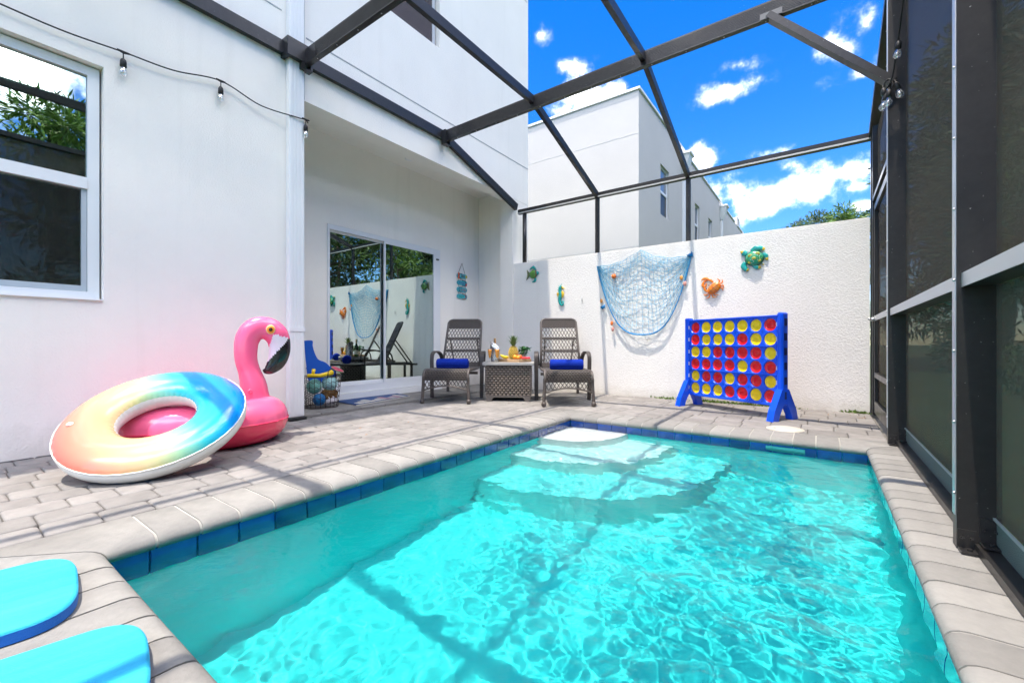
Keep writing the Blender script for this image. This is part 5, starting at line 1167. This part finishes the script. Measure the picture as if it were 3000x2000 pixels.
obj('top', (tor(.30, math.pi - .35, 22), rainbow(), True), rg_, world=False); obj('underside', (tor(math.pi - .35, 2 * math.pi + .30, 26), mat('cream_vinyl', (.80, .78, .72), .3, coat=.3), True), rg_, world=False)
obj('seam', (MB().tube([(.4618 * math.cos(a), .4618 * math.sin(a), .029 + .001 * math.sin(40 * a)) for a in [i * 2 * math.pi / 120 for i in range(120)]], .0035, 6, closed=True), MATS['cream_vinyl'], True), rg_, world=False)

obj('valve', (MB().lathe([(.015, 0), (.016, .004), (.011, .006), (.007, .003), (.001, .004)], 16).xf(Matrix.Translation((-.36, .09, .094))), MATS['cream_vinyl'], True), rg_, world=False)
# ------------------------------------------------------------------ kickboards
M_cy = mat('cyan_foam', (.008, .34, .62), .75, bump=.35, bscale=260, col2=(.035, .50, .72), vscale=9, stretch=(1.6, .12, 1)); M_bf = mat('blue_foam', (.01, .16, .60), .7, bump=.3, bscale=260)
def board(label, cx_, cy_, rz, w, L_):
    pts = []
    for i in range(41):
        a = math.pi * i / 40; pts.append((w / 2 * math.copysign(abs(math.cos(a)) ** .55, math.cos(a)), .12 * abs(math.sin(a)) ** .8))
    pts += [(-w / 2 * .98, -L_), (w / 2 * .98, -L_)]
    t = thing('kickboard', label, 'kickboard', (cx_, cy_, 0), rz, 'kickboards on the pool edge')
    n = len(pts); b = MB(); cxm, cym = 0, -L_ / 2
    def lay(k, z): return [((x - cxm) * k + cxm, (y - cym) * k + cym, z) for x, y in pts]
    obj('foam_base', (MB().prism(pts, .003, .030), M_bf), t, world=False)
    vs = lay(1, .0302) + lay(.992, .036) + lay(.975, .039); b.add(vs, [(i + q * n, (i + 1) % n + q * n, (i + 1) % n + (q + 1) * n, i + (q + 1) * n) for q in (0, 1) for i in range(n)] + [tuple(range(2 * n, 3 * n))])
    o = obj('foam_top', (b, M_cy), t, world=False); smooth_angle(o, 50)
board('cyan foam kickboard on the coping, farther one from the camera', -1.86, .175, R(-8), .46, .5)
board('cyan foam kickboard nearest the camera at the bottom left corner', -1.28, .20, R(-12), .40, .5)

# ------------------------------------------------------------------ toy basket and toys
bc = Vector((-4.76, 2.79, 0)); bk = thing('toy_basket', 'brown wire toy basket standing inside the lanai beside the door', 'basket', bc)
M_wire = mat('rusty_wire', (.05, .028, .02), .6, metal=.4)
b = MB(); br_ = lambda z: .185 + .035 * z / .36
for k in range(22):
    a = 2 * math.pi * k / 22; b.tube([bc + Vector((br_(z) * math.cos(a), br_(z) * math.sin(a), z)) for z in (.008, .18, .36)], .0028, 5)
o = obj('upright_wire', (b, M_wire), bk); o['kind'] = 'stuff'
for j, z in enumerate((.06, .12, .18, .24, .30)): obj('wavy_wire', (MB().tube([bc + Vector((br_(z) * math.cos(a), br_(z) * math.sin(a), z + .009 * math.sin(22 * a))) for a in [i * 2 * math.pi / 132 for i in range(132)]], .0026, 5, closed=True), M_wire), bk)
for z, r_ in ((.008, .0045), (.36, .005)): obj('rim', (MB().tube([bc + Vector((br_(z) * math.cos(a), br_(z) * math.sin(a), z)) for a in [i * 2 * math.pi / 48 for i in range(48)]], r_, 6, closed=True), M_wire, True), bk)
obj('handle', (MB().tube([bc + Vector((.215, -.05, .35)), bc + Vector((.225, -.045, .43)), bc + Vector((.222, .0, .455)), bc + Vector((.225, .045, .43)), bc + Vector((.215, .05, .35))], .005, 6), M_wire, True), bk)
def ballt(label, c, r_, m_, extra=None):
    t = thing('toy_ball', label, 'ball', Vector(c) + bc - Vector((0, 0, r_)), 0, 'balls in the toy basket'); obj('skin', (MB().ball(Vector(c) + bc, r_, 22, 14), m_, True), t)
    if extra:
        for q in extra: obj('panel_line', (MB().tube([Vector(c) + bc + (q @ Vector((r_ * 1.002 * math.cos(a), r_ * 1.002 * math.sin(a), 0))) for a in [i * 2 * math.pi / 40 for i in range(40)]], .0025, 5, closed=True), mat('panel_seam', (.35, .5, .5), .6)), t)
rots = [Euler((.3, .2, 0)).to_matrix(), Euler((1.4, .3, .4)).to_matrix(), Euler((1.2, 1.2, .2)).to_matrix()]
ballt('pale aqua ball at the top right of the wire basket', (.08, .06, .275), .088, mat('aqua_ball', (.36, .62, .62), .4), rots)
ballt('sea green ball at the left of the wire basket', (.03, -.10, .25), .085, mat('green_ball', (.16, .42, .36), .45), rots)
ballt('knobbly bright blue ball low in the wire basket', (.09, -.075, .10), .07, mat('blue_ball', (.01, .16, .42), .5, bump=1, bscale=40, kind='voronoi'))
fb = thing('toy_football', 'white football with dark laces at the bottom of the wire basket', 'football', bc + Vector((.10, .055, .01)))
obj('skin', (MB().ball(bc + Vector((.10, .055, .075)), (.065, .09, .062), 20, 12), mat('white_leather', (.72, .66, .68), .5), True), fb)
obj('lace', (MB().tube([bc + Vector((.163, y, .062)) for y in (.0, .03, .06, .1)], .004, 5).tube([bc + Vector((.163, .02, .05)), bc + Vector((.163, .02, .075))], .003, 4).tube([bc + Vector((.163, .05, .05)), bc + Vector((.163, .05, .075))], .003, 4).tube([bc + Vector((.16, .08, .05)), bc + Vector((.16, .08, .075))], .003, 4), M_ink), fb)
pl = thing('plush_toy', 'brown plush toy dog squeezed in the middle of the wire basket', 'plush toy', bc + Vector((.08, .05, .13)))
M_pl = mat('brown_plush', (.20, .10, .03), .95, var=.3, vscale=30, bump=.8, bscale=150)
obj('body', (MB().ball(bc + Vector((.07, .05, .165)), (.075, .085, .05), 18, 10), M_pl, True), pl); obj('head', (MB().ball(bc + Vector((.11, .10, .16)), .042, 16, 10), M_pl, True), pl)
for y in (-.01, .04, .10): obj('leg', (MB().tube([bc + Vector((.11, y, .15)), bc + Vector((.145, y, .105))], [.022, .018], 10), M_pl, True), pl)
bat = thing('toy_bat', 'yellow plastic toy bat lying across the top of the wire basket', 'toy', bc + Vector((.08, -.05, .37)))
obj('barrel', (MB().tube([bc + Vector((.10, -.22, .385)), bc + Vector((.115, -.08, .375)), bc + Vector((.13, .02, .395)), bc + Vector((.13, .06, .405)), bc + Vector((.13, .068, .406))], [.018, .022, .028, .030, .020], 14), M_yel, True), bat); obj('grip', (MB().tube([bc + Vector((.10, -.16, .39)), bc + Vector((.09, -.14, .45))], [.018, .02], 10), M_yel, True), bat)
pd = thing('toy_paddle', 'pink watermelon paddle resting on the basket rim', 'toy', bc + Vector((.13, .12, .40)))
obj('face', (MB().lathe([(.001, 0), (.07, 0), (.072, .006), (.07, .012), (.001, .012)], 24).xf(Matrix.Translation(bc + Vector((.12, .13, .43))) @ Euler((R(-14), R(24), 0)).to_matrix().to_4x4()), mat('pink_paddle', (.55, .05, .10), .4), True), pd)
obj('rim', (MB().tube([Vector((.072 * math.cos(a), .072 * math.sin(a), .006)) for a in [i * 2 * math.pi / 30 for i in range(30)]], .006, 6, closed=True).xf(Matrix.Translation(bc + Vector((.12, .13, .43))) @ Euler((R(-14), R(24), 0)).to_matrix().to_4x4()), mat('paddle_green', (.12, .25, .12), .5), True), pd)
ff = thing('foam_float', 'blue bottle-shaped foam float standing up in the wire basket', 'pool float', bc + Vector((-.06, -.05, .2)))
poly = [(-.17, .72), (-.085, .72), (-.08, .66), (-.06, .58), (-.02, .50), (.06, .46), (.13, .38), (.16, .30), (.14, .22), (-.10, .22), (-.15, .45)]
poly = [(p.x, p.y) for p in cat_rom([(a, b_, 0) for a, b_ in poly + [poly[0]]], 5)][:-1]
obj('foam', (MB().prism(poly, -.022, .022, 'y').xf(Matrix.Translation(bc + Vector((-.02, .0, .055))) @ Matrix.Rotation(R(62), 4, 'Z')), mat('blue_float_foam', (.004, .11, .62), .5)), ff)
obj('strap', (MB().tube([Matrix.Translation(bc + Vector((-.02, .0, .055))) @ Matrix.Rotation(R(62), 4, 'Z') @ Vector(q) for q in ((-.15, .03, .4), (0, .03, .35), (.14, .03, .32))], .008, 6), mat('strap_navy', (.01, .03, .2), .7), True), ff)
# ------------------------------------------------------------------ door mat
mt = thing('door_mat', 'flat blue and cream striped mat lying before the sliding door', 'mat', (-4.8, 3.6, 0))
mp_ = [(-5.02, 3.12), (-4.50, 3.08), (-4.66, 4.02), (-5.02, 4.12)]
obj('pile', (MB().prism(mp_, .0035, .014), mat('mat_blue', (.025, .065, .19), .95, bump=.7, bscale=150)), mt)
Mc_ = mat('mat_cream', (.55, .52, .46), .95, bump=.6, bscale=150); Mp_ = mat('mat_pink', (.45, .25, .28), .95, bump=.6, bscale=150)
for i in range(9):
    t_ = (i + .5) / 9; y = 3.13 + t_ * .87; xe = -4.51 - t_ * .155; L_ = .12 + .06 * ((i * 7) % 3); b = MB().box(xe - L_, xe - .006, y - .035, y + .03, .0145, .017, .001); obj('stripe', (b, Mp_ if i in (5, 7) else Mc_), mt)
obj('fringe', (MB().prism([(-4.50, 3.078), (-4.475, 3.075), (-4.635, 4.02), (-4.66, 4.025)], .003, .010), Mc_), mt)
# ------------------------------------------------------------------ skimmer lid, weeds, leaf litter
sl = thing('skimmer_lid', 'round cream plastic skimmer lid set in the far paving', 'lid', (-.255, 4.425, 0))
M_cream = mat('cream_plastic', (.50, .47, .40), .55, var=.05, vscale=20)
obj('collar', (MB().lathe([(.142, -.01), (.142, .004), (.138, .0065), (.126, .0065)], 36, (-.255, 4.425, 0), cap=False), M_cream, True), sl); obj('cover', (MB().lathe([(.124, -.01), (.124, .0055), (.120, .0075), (.03, .0078), (.001, .0078)], 36, (-.255, 4.425, 0), cap=False), M_cream, True), sl)
obj('finger_hole', (MB().lathe([(.001, .0), (.012, .0), (.012, .0006), (.001, .0006)], 12, (-.33, 4.40, .0079)), M_sand), sl)
b = MB(); rg = random.Random(8)
for cx_, sp_, k in ((-1.18, .05, 60), (-1.02, .09, 70), (-.72, .10, 150), (-.5, .06, 40), (-1.55, .10, 50), (.33, .06, 60), (-1.75, .08, 30), (-.28, .05, 16)):
    for i in range(k):
        p = Vector((cx_ + rg.gauss(0, sp_), 5.885 - abs(rg.gauss(0, .025)), .0)); a = Vector((rg.gauss(0, .8), rg.gauss(-.5, .5), .9)).normalized(); s_ = a.cross(Vector((rg.gauss(0, 1), 1, 0))).normalized(); L_ = rg.uniform(.015, .05)
        b.add([p, p + a * L_ * .5 + s_ * L_ * .22, p + a * L_, p + a * L_ * .5 - s_ * L_ * .22], [(0, 1, 2, 3)])
o = obj('weeds', (b, mat('weed_green', (.13, .22, .035), .6, var=.3, vscale=30))); o['kind'] = 'stuff'; o['label'] = 'small green weeds growing along the foot of the white wall'
b = MB()
for i in range(22):
    x, y = (rg.uniform(.05, .40), rg.uniform(5.5, 5.86)) if i < 12 else (rg.uniform(-3.3, -2.5), rg.uniform(1.4, 4.4)); a = rg.uniform(0, 6.28); L_ = rg.uniform(.012, .03); c_, s_ = math.cos(a), math.sin(a)
    b.add([(x, y, .003), (x + L_ * .5 * c_ - L_ * .2 * s_, y + L_ * .5 * s_ + L_ * .2 * c_, .008), (x + L_ * c_, y + L_ * s_, .004), (x + L_ * .5 * c_ + L_ * .2 * s_, y + L_ * .5 * s_ - L_ * .2 * c_, .005)], [(0, 1, 2, 3)])
o = obj('leaf_litter', (b, mat('dry_leaf', (.33, .17, .07), .8))); o['kind'] = 'stuff'; o['label'] = 'dry brown leaf scraps on the paving'

# ------------------------------------------------------------------ string lights
def bulb(par, top, drop=.06, sc=1.0, tilt=(0, 0)):
    top = Vector(top); dr_ = Vector((tilt[0], tilt[1], -1)).normalized(); q = (-dr_).to_track_quat('Z', 'Y').to_matrix().to_4x4()
    c = top + dr_ * drop; M = Matrix.Translation(c) @ q
    so = obj('socket', (MB().tube([top, c], .004, 6).add(*(lambda m_: (m_.v, m_.f))(MB().lathe([(.006, .012), (.016 * sc, .0), (.019 * sc, -.012), (.020 * sc, -.05 * sc), (.017 * sc, -.052 * sc)], 14).xf(M))), M_black, True), par)
    obj('bulb', (MB().lathe([(.013 * sc, -.052 * sc), (.016 * sc, -.062 * sc), (.026 * sc, -.088 * sc), (.025 * sc, -.105 * sc), (.014 * sc, -.121 * sc), (.001, -.124 * sc)], 16, cap=False).xf(M), M_bulb, True), so)
    obj('filament', (MB().tube([(0, 0, -.055 * sc), (.003, 0, -.075 * sc), (-.003, 0, -.092 * sc)], .0022 * sc, 5).xf(M), M_fil), so)
st = thing('string_lights', 'black string light cord with clear bulbs swagged along the house wall', 'string lights', (HX, 1.2, 2.9))
cp = [(-4.175, -.6, 3.03), (-4.175, .10, 2.885), (-4.17, .318, 2.868), (-4.17, .60, 2.862), (-4.165, .9, 2.885), (-4.165, 1.2, 2.905), (-4.165, 1.532, 2.985), (-4.155, 1.85, 2.915), (-4.11, 2.16, 2.925), (-4.11, 2.243, 2.935), (-4.115, 2.275, 2.915)]
obj('cord', (MB().tube(cat_rom(cp, 8), .0055, 7), M_black, True), st)
for x, y, z in ((-4.163, .9, 2.88), (-4.163, 1.532, 2.98), (-4.10, 2.243, 2.93)): obj('knuckle', (MB().tube([(x, y - .035, z + .006), (x, y, z + .002), (x, y + .035, z + .006)], [.007, .011, .007], 8), M_black, True), st); bulb(st, (x, y, z), .055)
s2 = thing('string_lights', 'bunched string light bulbs hanging from the cage corner above the door', 'string lights', (.40, 4.15, 2.8))
obj('cord', (MB().tube(cat_rom([(.47, 3.2, 3.55), (.46, 3.7, 3.25), (.445, 3.95, 2.98), (.44, 4.02, 2.90), (.43, 4.06, 2.78), (.41, 4.10, 2.64), (.385, 4.14, 2.60), (.375, 4.14, 2.64), (.40, 4.13, 2.66), (.42, 4.12, 2.61), (.40, 4.13, 2.56)], 6), .006, 7), M_black, True), s2)
for p, tl in (((.445, 4.03, 2.885), (-.1, .0)), ((.365, 4.14, 2.63), (.15, 0)), ((.40, 4.12, 2.60), (-.05, -.03)), ((.395, 4.13, 2.585), (-.25, .05)), ((.43, 4.12, 2.64), (.25, 0))): bulb(s2, p, .03, .92, tl)
